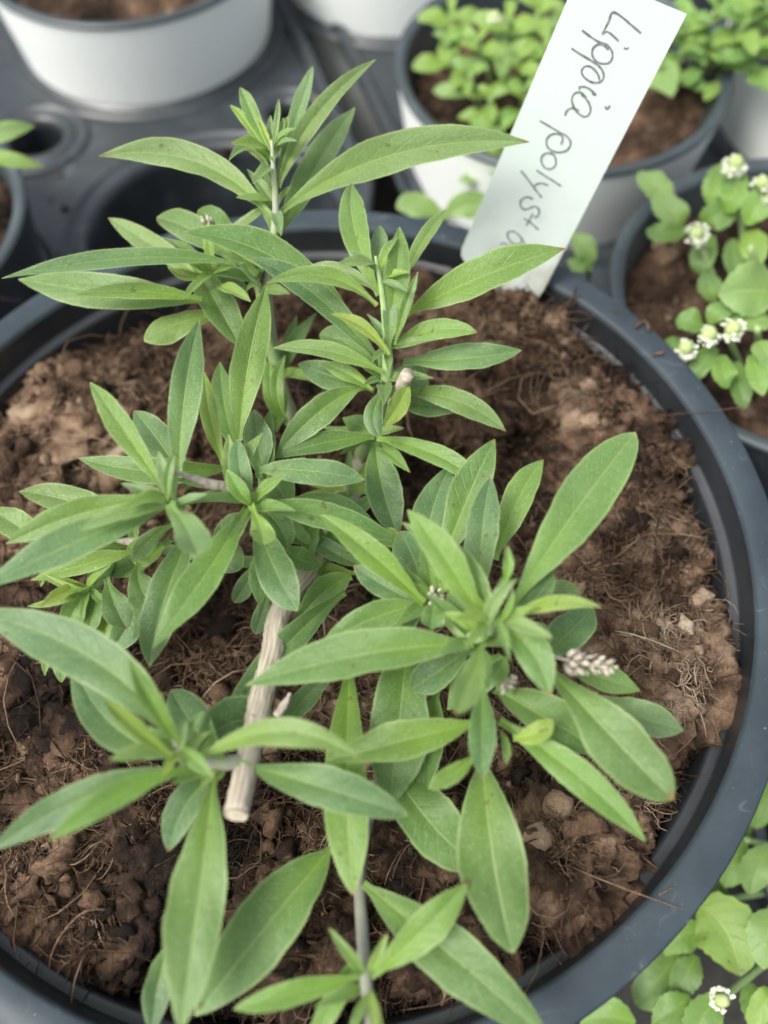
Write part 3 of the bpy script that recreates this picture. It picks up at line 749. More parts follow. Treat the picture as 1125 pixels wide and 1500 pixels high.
 ('S5', 622, 888, 2.7, 570, 862, 518, 828, 2.7, 46, 'd', dict(shape='ell')),
 ('S5', 694, 944, 3.5, 535, 958, 360, 1004, 3.4, 74, 'n', dict()),
 ('S5', 622, 886, 2.9, 548, 905, 470, 945, 2.7, 50, 'n', dict()),
 ('S5', 710, 918, 4.1, 655, 822, 597, 747, 5.1, 52, 'b', dict(fold=.3)),
 ('S5', 722, 900, 4.0, 675, 830, 588, 765, 4.2, 46, 'l', dict()),
 ('S5', 705, 880, 3.0, 706, 785, 719, 697, 3.7, 54, 'g', dict(facing=.8)),
 ('S5', 645, 830, 2.2, 685, 728, 725, 643, 3.2, 62, 'n', dict()),
 ('S5', 625, 850, 1.8, 630, 760, 662, 680, 2.0, 58, 'g', dict()),
 ('S5', 725, 820, 2.5, 757, 735, 796, 673, 2.9, 50, 'b', dict()),
 ('S5', 745, 895, 3.9, 838, 755, 931, 633, 4.0, 88, 'l', dict(shape='obl', fold=.15)),
 ('S5', 740, 856, 4.4, 744, 828, 743, 800, 4.8, 17, 'b', dict(shape='ell')),
 ('S5', 742, 900, 3.7, 785, 875, 810, 834, 3.7, 34, 'd', dict()),
 ('S5', 742, 908, 4.0, 808, 884, 880, 889, 4.3, 24, 'y', dict(fold=.45)),
 ('S5', 770, 900, 2.6, 808, 868, 854, 870, 2.4, 36, 'p', dict()),
 ('S5', 790, 965, 2.5, 830, 930, 868, 890, 2.1, 62, 'g', dict(shape='ell')),
 ('S5', 732, 924, 4.0, 776, 950, 806, 1020, 4.1, 56, 'n', dict(shape='ell', curl=.1)),
 ('S5', 708, 942, 4.3, 690, 992, 667, 1047, 5.1, 46, 'l', dict(shape='obl')),
 ('S5', 740, 962, 3.5, 728, 985, 708, 1003, 3.4, 34, 'n', dict(shape='ell')),
 ('S5', 707, 1000, 3.1, 706, 1075, 708, 1141, 3.4, 44, 'd', dict(facing=.8)),
 ('S5', 698, 1058, 2.8, 590, 1085, 480, 1115, 2.6, 64, 'b', dict()),
 ('S5', 790, 965, 2.9, 888, 1070, 986, 1172, 3.2, 92, 'n', dict(shape='obl', fold=.3)),
 ('S5', 725, 1010, 2.6, 800, 1052, 890, 1105, 2.3, 74, 'n', dict()),
 ('S5', 850, 1020, 1.9, 935, 1050, 1001, 1070, 1.7, 56, 'p', dict()),
 ('S5', 830, 975, 2.3, 880, 992, 938, 1012, 2.2, 44, 'l', dict()),
 ('S5', 732, 1056, 2.6, 842, 1132, 946, 1233, 2.6, 52, 'b', dict()),
 ('S5', 752, 1082, 3.0, 785, 1075, 809, 1053, 3.2, 34, 'y', dict(shape='ell')),
 ('S5', 733, 1070, 2.8, 742, 1095, 741, 1120, 2.8, 13, 'b', dict()),
 ('S5', 695, 1108, 2.8, 662, 1135, 628, 1155, 2.9, 30, 'b', dict(shape='ell')),
 ('S5', 706, 1110, 1.9, 722, 1258, 752, 1397, 1.9, 112, 'n', dict(shape='ell', fold=.1)),
 ('S5', 570, 1115, 1.2, 625, 1200, 705, 1275, .8, 92, 'n', dict(shape='ell', fold=.15)),
 ('S5', 512, 965, 2.0, 508, 1150, 517, 1312, 2.1, 70, 'b', dict(fold=.2, shape='ell')),
 ('S5', 600, 920, 1.8, 585, 1050, 570, 1180, 1.4, 96, 'n', dict(shape='ell', fold=.15)),
 ('S5', 640, 1010, 1.4, 625, 1090, 620, 1170, 1.1, 56, 'n', dict()),
 ('S5', 590, 850, 2.4, 585, 900, 555, 960, 1.9, 70, 'd', dict()),
 ('S5', 638, 874, 3.3, 634, 898, 632, 920, 3.5, 38, 'n', dict(shape='spa')),
 ('S5', 710, 938, 3.9, 685, 912, 648, 898, 4.1, 20, 'y', dict(fold=.4)),
 ('S5', 712, 936, 4.1, 722, 885, 758, 848, 4.9, 22, 'p', dict(fold=.5)),
 ('S5', 765, 925, 3.3, 785, 925, 808, 942, 3.2, 32, 'p', dict(shape='ell')),
 ('S5', 615, 870, 2.2, 608, 825, 585, 778, 2.2, 62, 'd', dict(shape='ell')),
 ('S5', 632, 876, 2.7, 630, 840, 622, 800, 2.7, 34, 'b', dict()),
 ('S5', 590, 800, 1.6, 572, 788, 560, 776, 1.6, 30, 'y', dict(shape='ell')),
 ('S5', 700, 910, 3.4, 675, 890, 655, 872, 3.3, 26, 'n', dict()),
 ('S5', 730, 915, 4.3, 745, 890, 752, 862, 4.8, 10, 'b', dict(fold=.6)),
 ('S5', 735, 960, 2.6, 700, 990, 655, 1040, 1.6, 60, 'n', dict()),
 ('S5', 690, 950, 2.4, 640, 985, 600, 1010, 1.8, 56, 'd', dict()),
 # lower left shoot
 ('S6', 262, 1088, 4.4, 130, 962, -45, 895, 4.8, 84, 'g', dict(fold=.35)),
 ('S6', 258, 1108, 3.7, 165, 1062, 108, 975, 3.2, 66, 'd', dict(shape='ell')),
 ('S6', 290, 1112, 3.2, 335, 1060, 410, 1060, 2.2, 78, 'd', dict(shape='ell')),
 ('S6', 320, 1110, 3.0, 285, 1065, 250, 1010, 2.6, 70, 'd', dict(shape='ell')),
 ('S6', 258, 1085, 5.0, 222, 1028, 188, 962, 6.3, 32, 'b', dict(fold=.6)),
 ('S6', 250, 1108, 4.8, 196, 1065, 150, 1022, 6.0, 28, 'y', dict(fold=.6)),
 ('S6', 282, 1128, 3.7, 125, 1168, -15, 1248, 3.8, 58, 'd', dict(fold=.25)),
 ('S6', 272, 1126, 4.4, 165, 1168, 72, 1232, 5.4, 40, 'b', dict(fold=.35)),
 ('S6', 292, 1112, 4.2, 410, 1072, 526, 1112, 5.3, 46, 'l', dict(fold=.3, facing=.4)),
 ('S6', 362, 1122, 3.3, 478, 1155, 598, 1194, 3.5, 66, 'd', dict(shape='ell', fold=.2)),
 ('S6', 312, 1140, 3.2, 290, 1320, 262, 1515, 3.0, 92, 'n', dict(fold=.2)),
 ('S6', 318, 1135, 2.8, 275, 1175, 246, 1248, 2.3, 54, 'd', dict(shape='ell')),
 ('S6', 330, 1118, 3.4, 315, 1132, 295, 1138, 3.4, 26, 'y', dict(shape='ell')),
 ('S6', 268, 1100, 4.7, 266, 1075, 272, 1050, 5.0, 16, 'p', dict(fold=.6)),
 ('S6', 280, 1108, 4.5, 272, 1118, 262, 1112, 4.8, 14, 'l', dict()),
 ('S6', 250, 1380, 1.2, 232, 1440, 222, 1520, .9, 44, 'd', dict()),
 # bottom shoot
 ('S7', 484, 1244, 1.3, 402, 1342, 285, 1488, 1.6, 104, 'n', dict(fold=.25, shape='ell')),
 ('S7', 532, 1295, 1.3, 655, 1395, 810, 1530, 1.6, 88, 'n', dict(fold=.2)),
 ('S7', 552, 1424, 2.1, 620, 1362, 684, 1295, 2.6, 56, 'b', dict(fold=.35, shape='ell')),
 ('S7', 525, 1430, 2.0, 432, 1455, 342, 1478, 2.4, 38, 'b', dict(fold=.3, shape='ell')),
 ('S7', 530, 1390, 1.7, 490, 1465, 450, 1530, 1.5, 36, 'b', dict()),
 ('S7', 540, 1450, 2.3, 545, 1480, 552, 1530, 2.7, 14, 'y', dict(fold=.5)),
 ('S7', 538, 1455, 2.2, 525, 1485, 512, 1530, 2.5, 16, 'l', dict(fold=.5)),
 ('S7', 540, 1440, 2.0, 550, 1424, 556, 1420, 2.1, 12, 'l', dict()),
]
for i, (sh, bx, by, hb, mx, my, tx, ty, ht, wpx, tn, op) in enumerate(LV):
    hb, ht = HK(sh, hb), HK(sh, ht); op = dict(op); lift = op.pop('lift', 0.18)
    L_px = math.hypot(tx-bx, ty-by)
    p0, p1, p2 = at(bx, by, hb), at(mx, my, (hb+ht)/2+lift*min(1, L_px/250)), at(tx, ty, ht)
    wd = wpx*depth_of(p1)/FPX
    op.setdefault('roll', random.uniform(-0.16, 0.16))
    me = leaf_mesh(p0, p1, p2, wd, seed=i, **op)
    so = SHOOT[sh]
    o = obj('leaf', me, M['leaf'], so, p0-wloc(so)); o.color = tone(tn)

for (sh, px, py, h, n, L0, tn) in [('S1', 399, 222, 6.3, 8, .75, 'ypl'), ('S1', 402, 300, 5.3, 4, .8, 'lp'), ('S2', 312, 402, 3.6, 6, .9, 'ylb'), ('S2', 376, 415, 3.0, 5, .9, 'nlb'), ('S3', 553, 395, 4.9, 6, .7, 'ypl'),
                                   ('S3', 566, 505, 3.7, 5, .9, 'lpb'), ('S3', 562, 555, 2.9, 6, 1.0, 'nbl'), ('S3', 548, 640, 1.5, 4, 1.0, 'nb'), ('S4', 250, 735, 4.2, 7, .75, 'plb'), ('S4', 366, 735, 3.2, 5, .9, 'nbl'), ('S4', 335, 715, 3.2, 4, .9, 'nl'),
                                   ('S5', 722, 905, 4.2, 8, .8, 'ypl'), ('S5', 634, 878, 2.8, 6, .9, 'nbl'), ('S5', 700, 935, 3.4, 5, 1.0, 'ln'), ('S6', 262, 1095, 4.5, 7, .75, 'ypl'), ('S6', 325, 1118, 3.5, 4, .7, 'yb'), ('S7', 538, 1440, 2.0, 4, .7, 'yl'), ('S8', 125, 862, 1.4, 6, .8, 'yb'), ('S8', 190, 805, 1.2, 5, 1.0, 'nb'),
                                   ('T', 476, 800, .6, 6, 1.3, 'nbd'), ('T', 510, 720, -.5, 5, 1.3, 'ny'), ('S1', 410, 560, .8, 6, 1.3, 'nby')]:
    so = SHOOT[sh]; c = at(px, py, HK(sh, h)); a0 = random.random()*6.28
    for k in range(n):
        a = a0+k*2.4+random.uniform(-.3, .3); up = random.uniform(.35, 1.3); L = L0*CM*random.uniform(.65, 1.25)
        d = Vector((math.cos(a), math.sin(a), up)).normalized(); p0 = c+Vector((random.uniform(-.0008, .0008), random.uniform(-.0008, .0008), random.uniform(-.003, .001)))
        p2 = p0+d*L+Vector((math.cos(a), math.sin(a), -.3))*L*.25; p1 = p0+d*L*.55
        o = obj('leaf', leaf_mesh(p0, p1, p2, L*random.uniform(.2, .32), random.choice(['lan', 'nar', 'ell']), .55, 0, seed=5000+int(px)*7+k, nU=14, nV=6, facing=.15), M['leaf'], so, p0-wloc(so)); o.color = tone(random.choice(tn))

# dry flower spike, stubs and a bare twig
def dry_spike(key, pts, head, n, parent):
    k_ = HS.get(key, 1.0)
    P = smooth_path([(at(x, y, h*k_), r*0.001) for x, y, h, r in pts], 5); V, F, UV = tube(P, 6, .1); V = list(V)
    iv, if_ = ico(1)
    a, b_ = [at(x, y, h*k_) for x, y, h in head]; ax = (b_-a); s_ = ax.cross(Vector((0, 0, 1))).normalized(); u = s_.cross(ax).normalized()
    for k in range(n):
        t = (k+0.5)/n; ang = k*2.4; rr = 0.0017*(1-0.5*t)*random.uniform(.75, 1.2); d = s_*math.cos(ang)+u*math.sin(ang); c = a+ax*t+d*rr
        d2 = (d+ax.normalized()*0.9).normalized(); q = d2.to_track_quat('Z', 'Y').to_matrix(); sz = 0.00088*(1-0.35*t)*random.uniform(.6, 1.3)
        k0 = len(V); V += [c+q @ Vector((v[0]*sz*.62, v[1]*sz*.62, v[2]*sz*1.25+0.45*sz*random.uniform(-1, 1))) for v in iv]; F += [tuple(int(z)+k0 for z in f) for f in if_]
    o0 = P[0][0]
    return obj('dry_flower_spike', mesh_np('spike', [v-o0 for v in V], F), M['dead'], parent, o0-wloc(parent))
dry_spike('S5', [(770, 945, 3.2, .4), (802, 958, 3.4, .38), (835, 968, 3.5, .35), (870, 974, 3.6, .3), (900, 978, 3.6, .2)], [(832, 968, 3.5), (905, 979, 3.6)], 34, SHOOT['S5'])
dry_spike('S5', [(735, 985, 3.2, .5), (742, 1004, 3.1, .5)], [(738, 992, 3.2), (744, 1010, 3.1)], 9, SHOOT['S5'])
dry_spike('S5', [(632, 878, 3.0, .5), (638, 872, 3.2, .5)], [(632, 880, 3.0), (640, 868, 3.3)], 8, SHOOT['S5'])
dry_spike('S2', [(330, 345, 3.3, .4), (303, 330, 3.4, .3)], [(308, 333, 3.4), (293, 326, 3.5)], 9, SHOOT['S2'])
shoot('stub', [(576, 592, 2.4, 1.3), (588, 568, 3.0, 1.35), (597, 548, 3.5, 1.35)], 'dead', 'stub', 14, .2)
shoot('twig', [(338, 715, 3.5, 1.1), (305, 708, 3.9, .9), (280, 700, 4.2, .6), (255, 690, 4.5, .3)], 'dead', 'twig', 8, .35)
shoot('twig2', [(405, 1050, 2.9, .8), (418, 1030, 2.9, .7), (425, 1015, 3.0, .3)], 'dead', 'twig', 8, .4)
shoot('twig3', [(230, 800, 1.0, 1.3), (190, 796, 1.1, 1.3), (135, 806, 1.2, 1.0)], 'dead', 'twig', 8, .2)

# ------------------------------------------------------------------ name label
c_br = at(793, 432, -0.1); c_tr = atd(1006, 21, 0.178)
ey = (c_tr-c_br); eyn = ey.normalized(); hl = ey.length; wl = 0.0243
ex = atd(830, 2, 0.1785)-c_tr; ex = -(ex-eyn*ex.dot(eyn)).normalized(); en = ex.cross(eyn).normalized()
if en.dot(CAM-c_tr) < 0: en = -en
def lab(u, v): return c_br-ex*wl*(1-u)+eyn*hl*v          # u 0..1 across, v 0..1 up
org = lab(0.5, 0)
prof = [(0, 1), (1, 1), (1, 0.03), (0.985, -0.01), (0.90, -0.15), (0.80, -0.30), (0.70, -0.34), (0.64, -0.30), (0.56, -0.11), (0.46, -0.055), (0.12, 0.01), (0.02, 0.04), (0, 0.06)]
th = 0.0007; V = [lab(u, v)-org for u, v in prof]+[lab(u, v)-org-en*th for u, v in prof]; k = len(prof)
F = [tuple(range(k)), tuple(range(2*k-1, k-1, -1))]+[(i, i+k, (i+1) % k+k, (i+1) % k) for i in range(k)]
lb = obj('plant_label', mesh_np('label', V, F, smooth=False), M['label'], None, org, 'white plastic plant label with pencilled name stuck in the soil', 'plant label')
def pencil(strokes):
    V = []; F = []
    for st in strokes:
        P = []
        for cx_, cy_ in st:
            d = ray(680+cx_/3.26, cy_/3.26); t = (org-CAM).dot(en)/d.dot(en); P.append((CAM+d*t, 0))
        P = [p for p, _ in smooth_path(P, 5)] if len(P) > 2 else [p for p, _ in P]
        for i, p in enumerate(P):
            tg = (P[min(i+1, len(P)-1)]-P[max(i-1, 0)]).normalized(); s_ = tg.cross(en).normalized()
            hw = 0.00026*(0.8+0.35*noise.noise(p*900)); V += [p+s_*hw+en*0.00012-org, p-s_*hw+en*0.00012-org]
        k0 = len(V)-2*len(P)
        for i in range(len(P)-1): F.append((k0+2*i, k0+2*i+1, k0+2*i+3, k0+2*i+2))
    obj('handwriting', mesh_np('handwriting', V, F), M['pencil'], lb)
pencil([
 [(843, 157), (800, 120), (750, 78), (715, 58), (700, 68), (690, 100), (675, 130), (660, 162), (680, 150), (705, 165), (737, 195)], [(762, 228), (775, 232), (786, 226)],
 [(562, 143), (600, 172), (640, 198), (672, 208), (696, 228), (708, 258), (700, 290), (675, 303), (640, 298), (615, 272), (611, 240), (630, 215), (660, 213), (690, 235)],
 [(512, 230), (550, 255), (600, 285), (640, 312), (662, 342), (664, 375), (640, 393), (605, 390), (575, 370), (560, 345), (568, 322), (592, 314), (620, 330), (640, 358), (645, 380)],
 [(552, 428), (550, 415), (580, 415), (605, 430), (628, 452), (610, 445)], [(672, 508), (683, 520), (696, 503)],
 [(585, 465), (552, 440), (522, 450), (514, 485), (535, 530), (570, 556), (596, 545), (602, 512), (587, 478), (560, 452)], [(548, 528), (522, 515), (500, 520), (486, 535), (482, 552)],
 [(360, 575), (400, 598), (450, 628), (490, 650), (508, 682), (492, 715), (452, 727), (412, 715), (393, 690), (396, 660), (420, 640), (455, 640), (470, 660), (462, 690)],
 [(435, 755), (437, 785), (415, 806), (385, 800), (368, 770), (372, 745), (395, 730), (425, 737), (440, 765)],
 [(345, 812), (380, 835), (420, 860), (462, 888)], [(270, 815), (300, 850), (330, 892), (352, 920), (370, 942)], [(402, 884), (370, 874), (345, 880), (330, 892)],
 [(328, 950), (300, 940), (272, 955), (270, 985), (290, 1000), (315, 992), (340, 985), (358, 1003), (352, 1030), (332, 1038)],
 [(355, 1097), (320, 1065), (285, 1042)], [(328, 1020), (312, 1048), (296, 1076)],
 [(290, 1165), (268, 1130), (235, 1104), (208, 1110), (212, 1140), (238, 1165), (268, 1160), (275, 1140)], [(172, 1168), (185, 1160), (205, 1168), (222, 1185)]])

# ------------------------------------------------------------------ smaller pots in the trays
def small_pot(x, y, zr, label, soil_label, white=True, r=6.0, soil_drop=0.9, seed=1.0, dense=1.0, h=11.5):
    x, y, r = x*CM, y*CM, r*CM; z = RIM_Z+zr*CM; hb = h*CM
    root = obj('nursery_pot', None, loc=(x, y, z-hb), label=label, cat='plant pot', group='small nursery pots in the trays')
    mo = M['white'] if white else M['pot']
    prof = [(0.0, 0.003), (r*0.66, 0.003), (r*0.68, 0.0), (r*0.70, 0.002), (r*0.955, hb-0.015), (r*0.985, hb-0.003), (r*0.995, hb-0.0012)]
    V, F = lathe(prof, 96); obj('wall', mesh_np('pot_wall', V, F), mo, root)
    rimp = [(r*0.995, hb-0.0012), (r*1.0, hb-0.0005), (r*0.995, hb+0.0006), (r*0.97, hb+0.0009), (r*0.935, hb+0.0002), (r*0.925, hb-0.001)]
    V, F = lathe(rimp, 96); obj('rim', mesh_np('pot_rim', V, F), M['pot_inner'], root)
    V, F = lathe([(r*0.925, hb-0.001), (r*0.89, hb-0.012), (r*0.78, hb-0.05), (0, hb-0.05)], 96); obj('inner_wall', mesh_np('pot_inner', V, F), M['pot_inner'], root)
    soil((x, y), r*0.905, z-soil_drop*CM, 0.0015, 0.0026, int(90*dense), int(300*dense), int(1300*dense), (), seed, 'potting_soil', soil_label, 0.002)
    return root
small_pot(-8.3, 28.6, -2.0, 'white nursery pot with grey rim at the top left corner', 'light brown coir soil in the white pot at the top left', seed=11, soil_drop=.6)
small_pot(-15.4, 12.4, -2.0, 'black nursery pot cut off by the left edge of the photo', 'reddish brown soil in the pot at the left edge', white=False, seed=23)
small_pot(8.4, 20.0, -2.0, 'nursery pot behind the name label with pale wall and dark rim', 'dark brown soil in the pot behind the name label', seed=37, soil_drop=1.2)
small_pot(14.5, 8.7, -2.0, 'black nursery pot with white flowers right of the big pot', 'dark soil under the white flowers on the right', white=False, seed=41, soil_drop=1.1)
small_pot(17.6, -5.8, -8.0, 'black nursery pot with broad leaves at the lower right', 'dark soil under the broad leaves at the lower right', white=False, seed=53, soil_drop=.8, h=5.9)
small_pot(20.9, 21.8, -2.0, 'white nursery pot at the right edge beside the label pot', 'dark soil in the white pot at the right edge', seed=67)
small_pot(2.9, 33.0, -2.0, 'white nursery pot at the top edge between the two trays', 'brown soil in the white pot at the top edge', seed=71)

# ------------------------------------------------------------------ background plants
def bg_plant(name, label, root_pt, cat='plant'):
    return obj(name, None, loc=root_pt, label=label, cat=cat)
def bg_leaf(pl, b, m, t, wpx, tn, shape='ova', serr=0.05, fold=.2, hm=0.2):
    p0, p1, p2 = at(*b), at(m[0], m[1], (b[2]+t[2])/2+hm), at(*t)
    me = leaf_mesh(p0, p1, p2, wpx*depth_of(p1)/FPX, shape, fold, random.uniform(-.25, .25), 0.03, serr, 16, 8, .6, False, 0, random.randint(0, 9999))
    o = obj('leaf', me, M['leaf_bg'], pl, p0-wloc(pl)); o.color = BT[tn] if isinstance(tn, str) else tn
    return o
BT = {'y': (0.20, 0.32, 0.030, 1), 'g': (0.095, 0.21, 0.035, 1), 'p': (0.19, 0.31, 0.09, 1), 'd': (0.05, 0.125, 0.022, 1), 'b': (0.135, 0.28, 0.03, 1)}
def bg_stem(pl, pts, r=0.0009):
    P = smooth_path([(p, r) for p in pts], 5); V, F, UV = tube(P, 7); o0 = P[0][0]
    return obj('stem', mesh_np('stem', [v-o0 for v in V], F), M['stem'], pl, o0-wloc(pl))
def flower(pl, px, py, h, rpx):
    c = at(px, py, h); r = 0.84*rpx*depth_of(c)/FPX; iv, if_ = ico(2)
    V = [Vector((v[0]*r*.55, v[1]*r*.55, v[2]*r*.7))*(1+.12*math.sin(v[0]*17+v[2]*23)*math.cos(v[1]*19)) for v in iv]
    fo = obj('flower_head', mesh_np('core', V, [tuple(map(int, f)) for f in if_]), M['flower_core'], pl, c-wloc(pl))
    V = []; F = []; n_fl = random.randint(34, 64); r *= random.uniform(.85, 1.1); gap = random.random()*6.28
    for k in range(n_fl):
        a = k*2.4; zz = -0.55+random.uniform(.5, .95)*(k/n_fl); d = Vector((math.cos(a), math.sin(a), 0)); s_ = Vector((-d.y, d.x, 0)); bs = d*r*.55+Vector((0, 0, r*zz))
        
        if math.cos(a-gap) > 0.8: continue
        n0 = len(V); tip = bs+d*r*random.uniform(.2, .45)+Vector((0, 0, r*.18*random.uniform(-.5, 1)))
        V += [bs, bs+d*r*.2+s_*r*.15+Vector((0, 0, .08*r)), tip+s_*r*.1, tip-s_*r*.1, bs+d*r*.2-s_*r*.15+Vector((0, 0, .08*r))]; F.append((n0, n0+1, n0+2, n0+3, n0+4))
    obj('floret_ring', mesh_np('florets', V, F), M['floret'], fo, (0, 0, 0))

def cluster(pl, spots, size, tones, root_h, shape='ova'):
    """short leafy stems: a stem from the soil to each spot with opposite leaf pairs at its top"""
    base = wloc(pl)
    for (px, py, h, sz) in spots:
        top = at(px, py, h); b = base.lerp(Vector((top.x, top.y, base.z)), 0.75)
        bg_stem(pl, [b, b.lerp(top, .5)+Vector((random.uniform(-.003, .003), random.uniform(-.003, .003), 0)), top])
        a0 = random.random()*6.28
        for tier, (zd, k) in enumerate(((0, .6), (-.35, 1.0), (-.9, 1.1))):
            for q in range(2):
                a = a0+tier*1.57+q*3.14+random.uniform(-.3, .3); L = size*sz*k*random.uniform(.8, 1.15)*CM
                p0 = top+Vector((0, 0, zd*CM)); d = Vector((math.cos(a), math.sin(a), 0)); up = (.55, .3, .12)[tier]
                p1 = p0+d*L*.5+Vector((0, 0, L*up*.6)); p2 = p0+d*L+Vector((0, 0, L*(up*.7-.1)))
                me = leaf_mesh(p0, p1, p2, L*random.uniform(.40, .52), shape, .25, random.uniform(-.2, .2), .03, .05, 14, 8, .35, False, 0, random.randint(0, 9999))
                o = obj('leaf', me, M['leaf_bg'], pl, p0-base); o.color = BT[random.choice(tones)]
# plant in the pot behind the label: bright low mass left of the label and more to its right
pl = bg_plant('leafy_plant', 'bright green small-leaved plant in the pot behind the label', Vector((0.084, 0.205, RIM_Z-0.032)))
cluster(pl, [(660, 20, -.6, 1), (700, 60, -.8, 1), (745, 30, -.3, 1.1), (790, 15, -.2, 1), (690, 105, -1.2, .8), (760, 85, -.9, 1), (800, 70, -.6, 1), (720, 140, -1.6, .8), (735, 190, -2.0, .8), (715, 225, -2.2, .7), (830, 40, -.5, 1), (655, 60, -1.0, .8), (770, 130, -1.4, .8)], 1.35, 'ybyp', 0)
bg_leaf(pl, (940, 130, -2.0), (970, 110, 0), (985, 142, -1.6), 46, 'p')
flower(pl, 725, 25, .3, 16)
pl = bg_plant('leafy_plant', 'green bushy plant at the top right corner above the label pot', Vector((0.145, 0.245, RIM_Z-0.03)))
cluster(pl, [(1010, 30, -.4, 1), (1050, 15, -.2, 1.1), (1090, 35, -.3, 1.1), (1120, 10, 0, 1.1), (1040, 60, -.9, 1), (1000, 75, -1.2, .9), (1065, 85, -1.3, .8), (1110, 65, -.8, .9)], 1.4, 'bggy', 0)
# flowering plant at the right
pl = bg_plant('flowering_plant', 'flowering plant with white button flowers right of the big pot', Vector((0.150, 0.082, RIM_Z-0.031)))
for b, m, t, wp, tn in [((985, 300, -1), (960, 272), (938, 250, -.8), 46, 'p'), ((1000, 330, -1), (985, 310), (955, 285, -.8), 44, 'p'), ((1010, 335, -1.2), (975, 340), (948, 335, -1.2), 34, 'g'),
                        ((1040, 300, -.6), (1050, 265), (1070, 240, -.2), 40, 'b'), ((1060, 310, -.5), (1075, 285), (1085, 250, 0), 44, 'b'), ((1095, 330, -.5), (1110, 300), (1130, 285, 0), 50, 'b'),
                        ((1030, 330, -1), (1050, 315), (1085, 305, -.6), 46, 'g'), ((1090, 340, -1), (1105, 360), (1110, 390, -.9), 44, 'y'), ((1140, 430, -.2), (1100, 425), (1052, 432, 0), 84, 'p'),
                        ((1130, 470, -.5), (1100, 460), (1065, 440, -.6), 60, 'p'), ((1030, 480, -.8), (1010, 470), (990, 470, -.8), 40, 'g'), ((1040, 475, -.8), (1055, 455), (1080, 450, -.5), 36, 'g'),
                        ((1060, 520, -.8), (1060, 545), (1068, 568, -.8), 40, 'b'), ((1050, 510, -.9), (1030, 530), (1020, 560, -1.1), 38, 'g'), ((1100, 520, -.5), (1110, 545), (1118, 580, -.5), 36, 'b'),
                        ((1080, 530, -1.2), (1085, 565), (1090, 600, -1.4), 34, 'd'), ((1075, 350, -1.2), (1075, 380), (1082, 420, -1.4), 36, 'd'), ((1045, 345, -1.2), (1030, 375), (1020, 400, -1.6), 40, 'd'),
                        ((1110, 500, -.4), (1125, 520), (1140, 560, -.4), 46, 'p'), ((1050, 440, -1.6), (1040, 420), (1036, 395, -1.5), 36, 'd'), ((1000, 500, -1.5), (985, 505), (975, 512, -1.7), 26, 'g')]:
    bg_leaf(pl, b, (m[0], m[1]), t, wp, tn)
for s_ in [(1080, 245, .4), (1020, 345, -.4), (1100, 360, -.2), (1065, 490, -.1), (1110, 480, 0)]:
    top = at(*s_); base = wloc(pl); b = base.lerp(Vector((top.x, top.y, base.z)), .6); bg_stem(pl, [b, b.lerp(top, .6), top])
for f_ in [(1077, 240, .5, 24), (1116, 268, .4, 20), (1020, 342, -.3, 22), (1038, 490, -.1, 24), (1073, 482, 0, 23), (1004, 510, -.4, 22), (1130, 290, .1, 20)]: flower(pl, *f_)
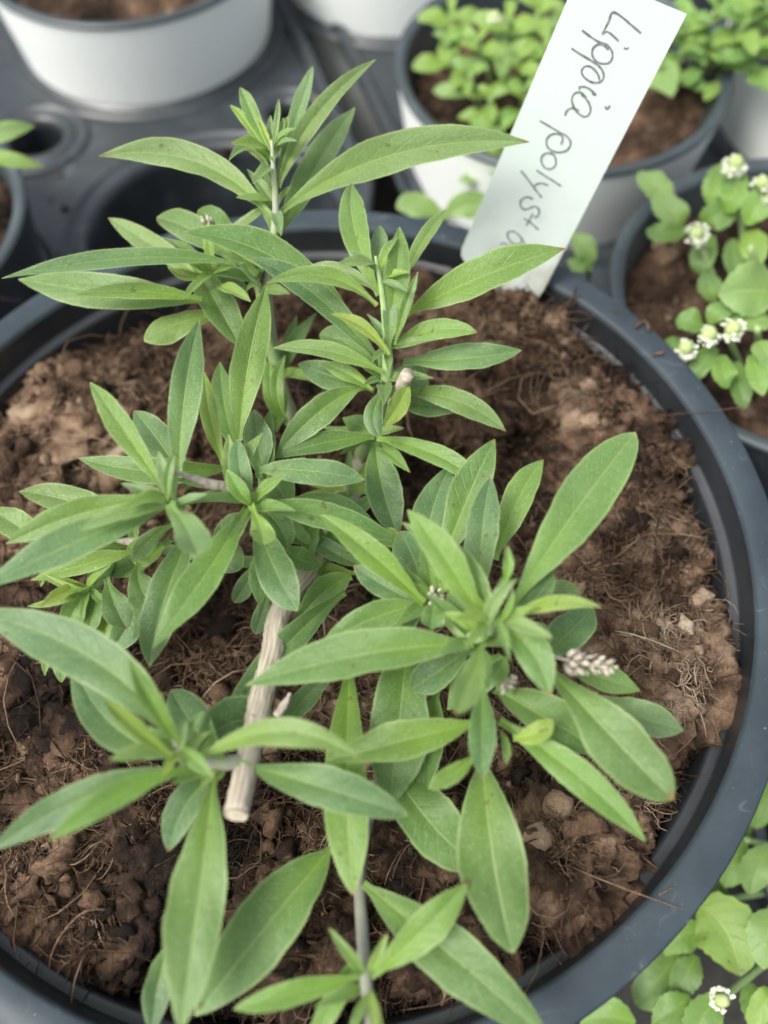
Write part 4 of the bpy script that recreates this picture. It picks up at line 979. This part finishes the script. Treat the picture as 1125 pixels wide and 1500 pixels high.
# broad-leaved plant at the lower right
pl = bg_plant('flowering_plant', 'broad-leaved plant with one white flower at the lower right', Vector((0.174, -0.058, RIM_Z-0.088)))
for b, m, t, wp, tn in [((1020, 1325, -1.6), (1060, 1360), (1085, 1430, -1.6), 105, 'y'), ((1090, 1230, -1.4), (1075, 1260), (1062, 1300, -1.5), 60, 'b'), ((1150, 1150, -1), (1120, 1175), (1108, 1215, -1.3), 60, 'b'),
                        ((1130, 1240, -1), (1110, 1275), (1100, 1310, -1.2), 56, 'p'), ((1140, 1330, -1), (1125, 1370), (1118, 1420, -1.1), 60, 'p'), ((1040, 1370, -2), (1000, 1370), (975, 1400, -2.2), 50, 'b'),
                        ((1020, 1400, -2.4), (1005, 1430), (985, 1460, -2.6), 46, 'd'), ((1010, 1460, -2.2), (985, 1480), (955, 1500, -2.4), 46, 'g'), ((930, 1500, -2.2), (890, 1490), (850, 1500, -2.4), 60, 'b'),
                        ((1100, 1440, -1.8), (1110, 1480), (1130, 1520, -1.8), 50, 'g'), ((1060, 1460, -2), (1030, 1490), (1020, 1530, -2.2), 56, 'g'), ((1090, 1180, -2), (1075, 1220), (1068, 1250, -2.4), 50, 'd'),
                        ((1060, 1290, -2.4), (1040, 1320), (1020, 1350, -2.8), 50, 'd'), ((1130, 1450, -1.2), (1120, 1470), (1095, 1500, -1.4), 44, 'y'), ((1000, 1390, -3), (960, 1440), (930, 1470, -3.4), 60, 'd')]:
    bg_leaf(pl, (b[0], b[1], b[2]*1.1-5.0), (m[0], m[1]), (t[0], t[1], t[2]*1.1-5.0), wp, tn)
for s_ in [(1055, 1465, -.8), (1090, 1230, -1.4), (1020, 1325, -1.6), (1130, 1330, -1)]:
    top = at(s_[0], s_[1], s_[2]*1.1-5.0); base = wloc(pl); b = base.lerp(Vector((top.x, top.y, base.z)), .6); bg_stem(pl, [b, b.lerp(top, .6), top])
flower(pl, 1057, 1465, -5.2, 23)
# plant at the left edge
pl = bg_plant('leafy_plant', 'narrow-leaved seedling in the pot at the left edge', Vector((-0.150, 0.128, RIM_Z-0.029)))
bg_leaf(pl, (-70, 215, .2), (-10, 196), (52, 184, .3), 30, 'p', 'lan', 0)
bg_leaf(pl, (-75, 220, .2), (0, 232), (64, 244, -.2), 26, 'y', 'lan', 0)
bg_leaf(pl, (-75, 215, .2), (-120, 200), (-160, 180, .4), 30, 'g', 'lan', 0)
bg_stem(pl, [wloc(pl), wloc(pl).lerp(at(-72, 218, .2), .5), at(-72, 218, .2)])
# seedling in the gap behind the big pot
pl = bg_plant('seedling', 'pale green seedling in the gap behind the rim near the label', at(655, 345, -5.0))
bg_leaf(pl, (650, 318, -2.2), (612, 300), (580, 305, -2.0), 40, 'p', 'ell', 0)
bg_leaf(pl, (652, 318, -2.2), (685, 300), (735, 306, -2.0), 42, 'p', 'ell', 0)
bg_stem(pl, [wloc(pl), wloc(pl).lerp(at(651, 318, -2.2), .5), at(651, 318, -2.2)])
pl = bg_plant('seedling', 'pale green seedling behind the rim right of the label foot', at(860, 410, -4.5))
bg_leaf(pl, (862, 392, -2.2), (858, 365), (838, 342, -1.6), 38, 'p', 'ell', 0)
bg_leaf(pl, (864, 394, -2.2), (850, 388), (832, 380, -2.4), 24, 'g', 'ell', 0)
bg_stem(pl, [wloc(pl), at(863, 394, -2.2)])
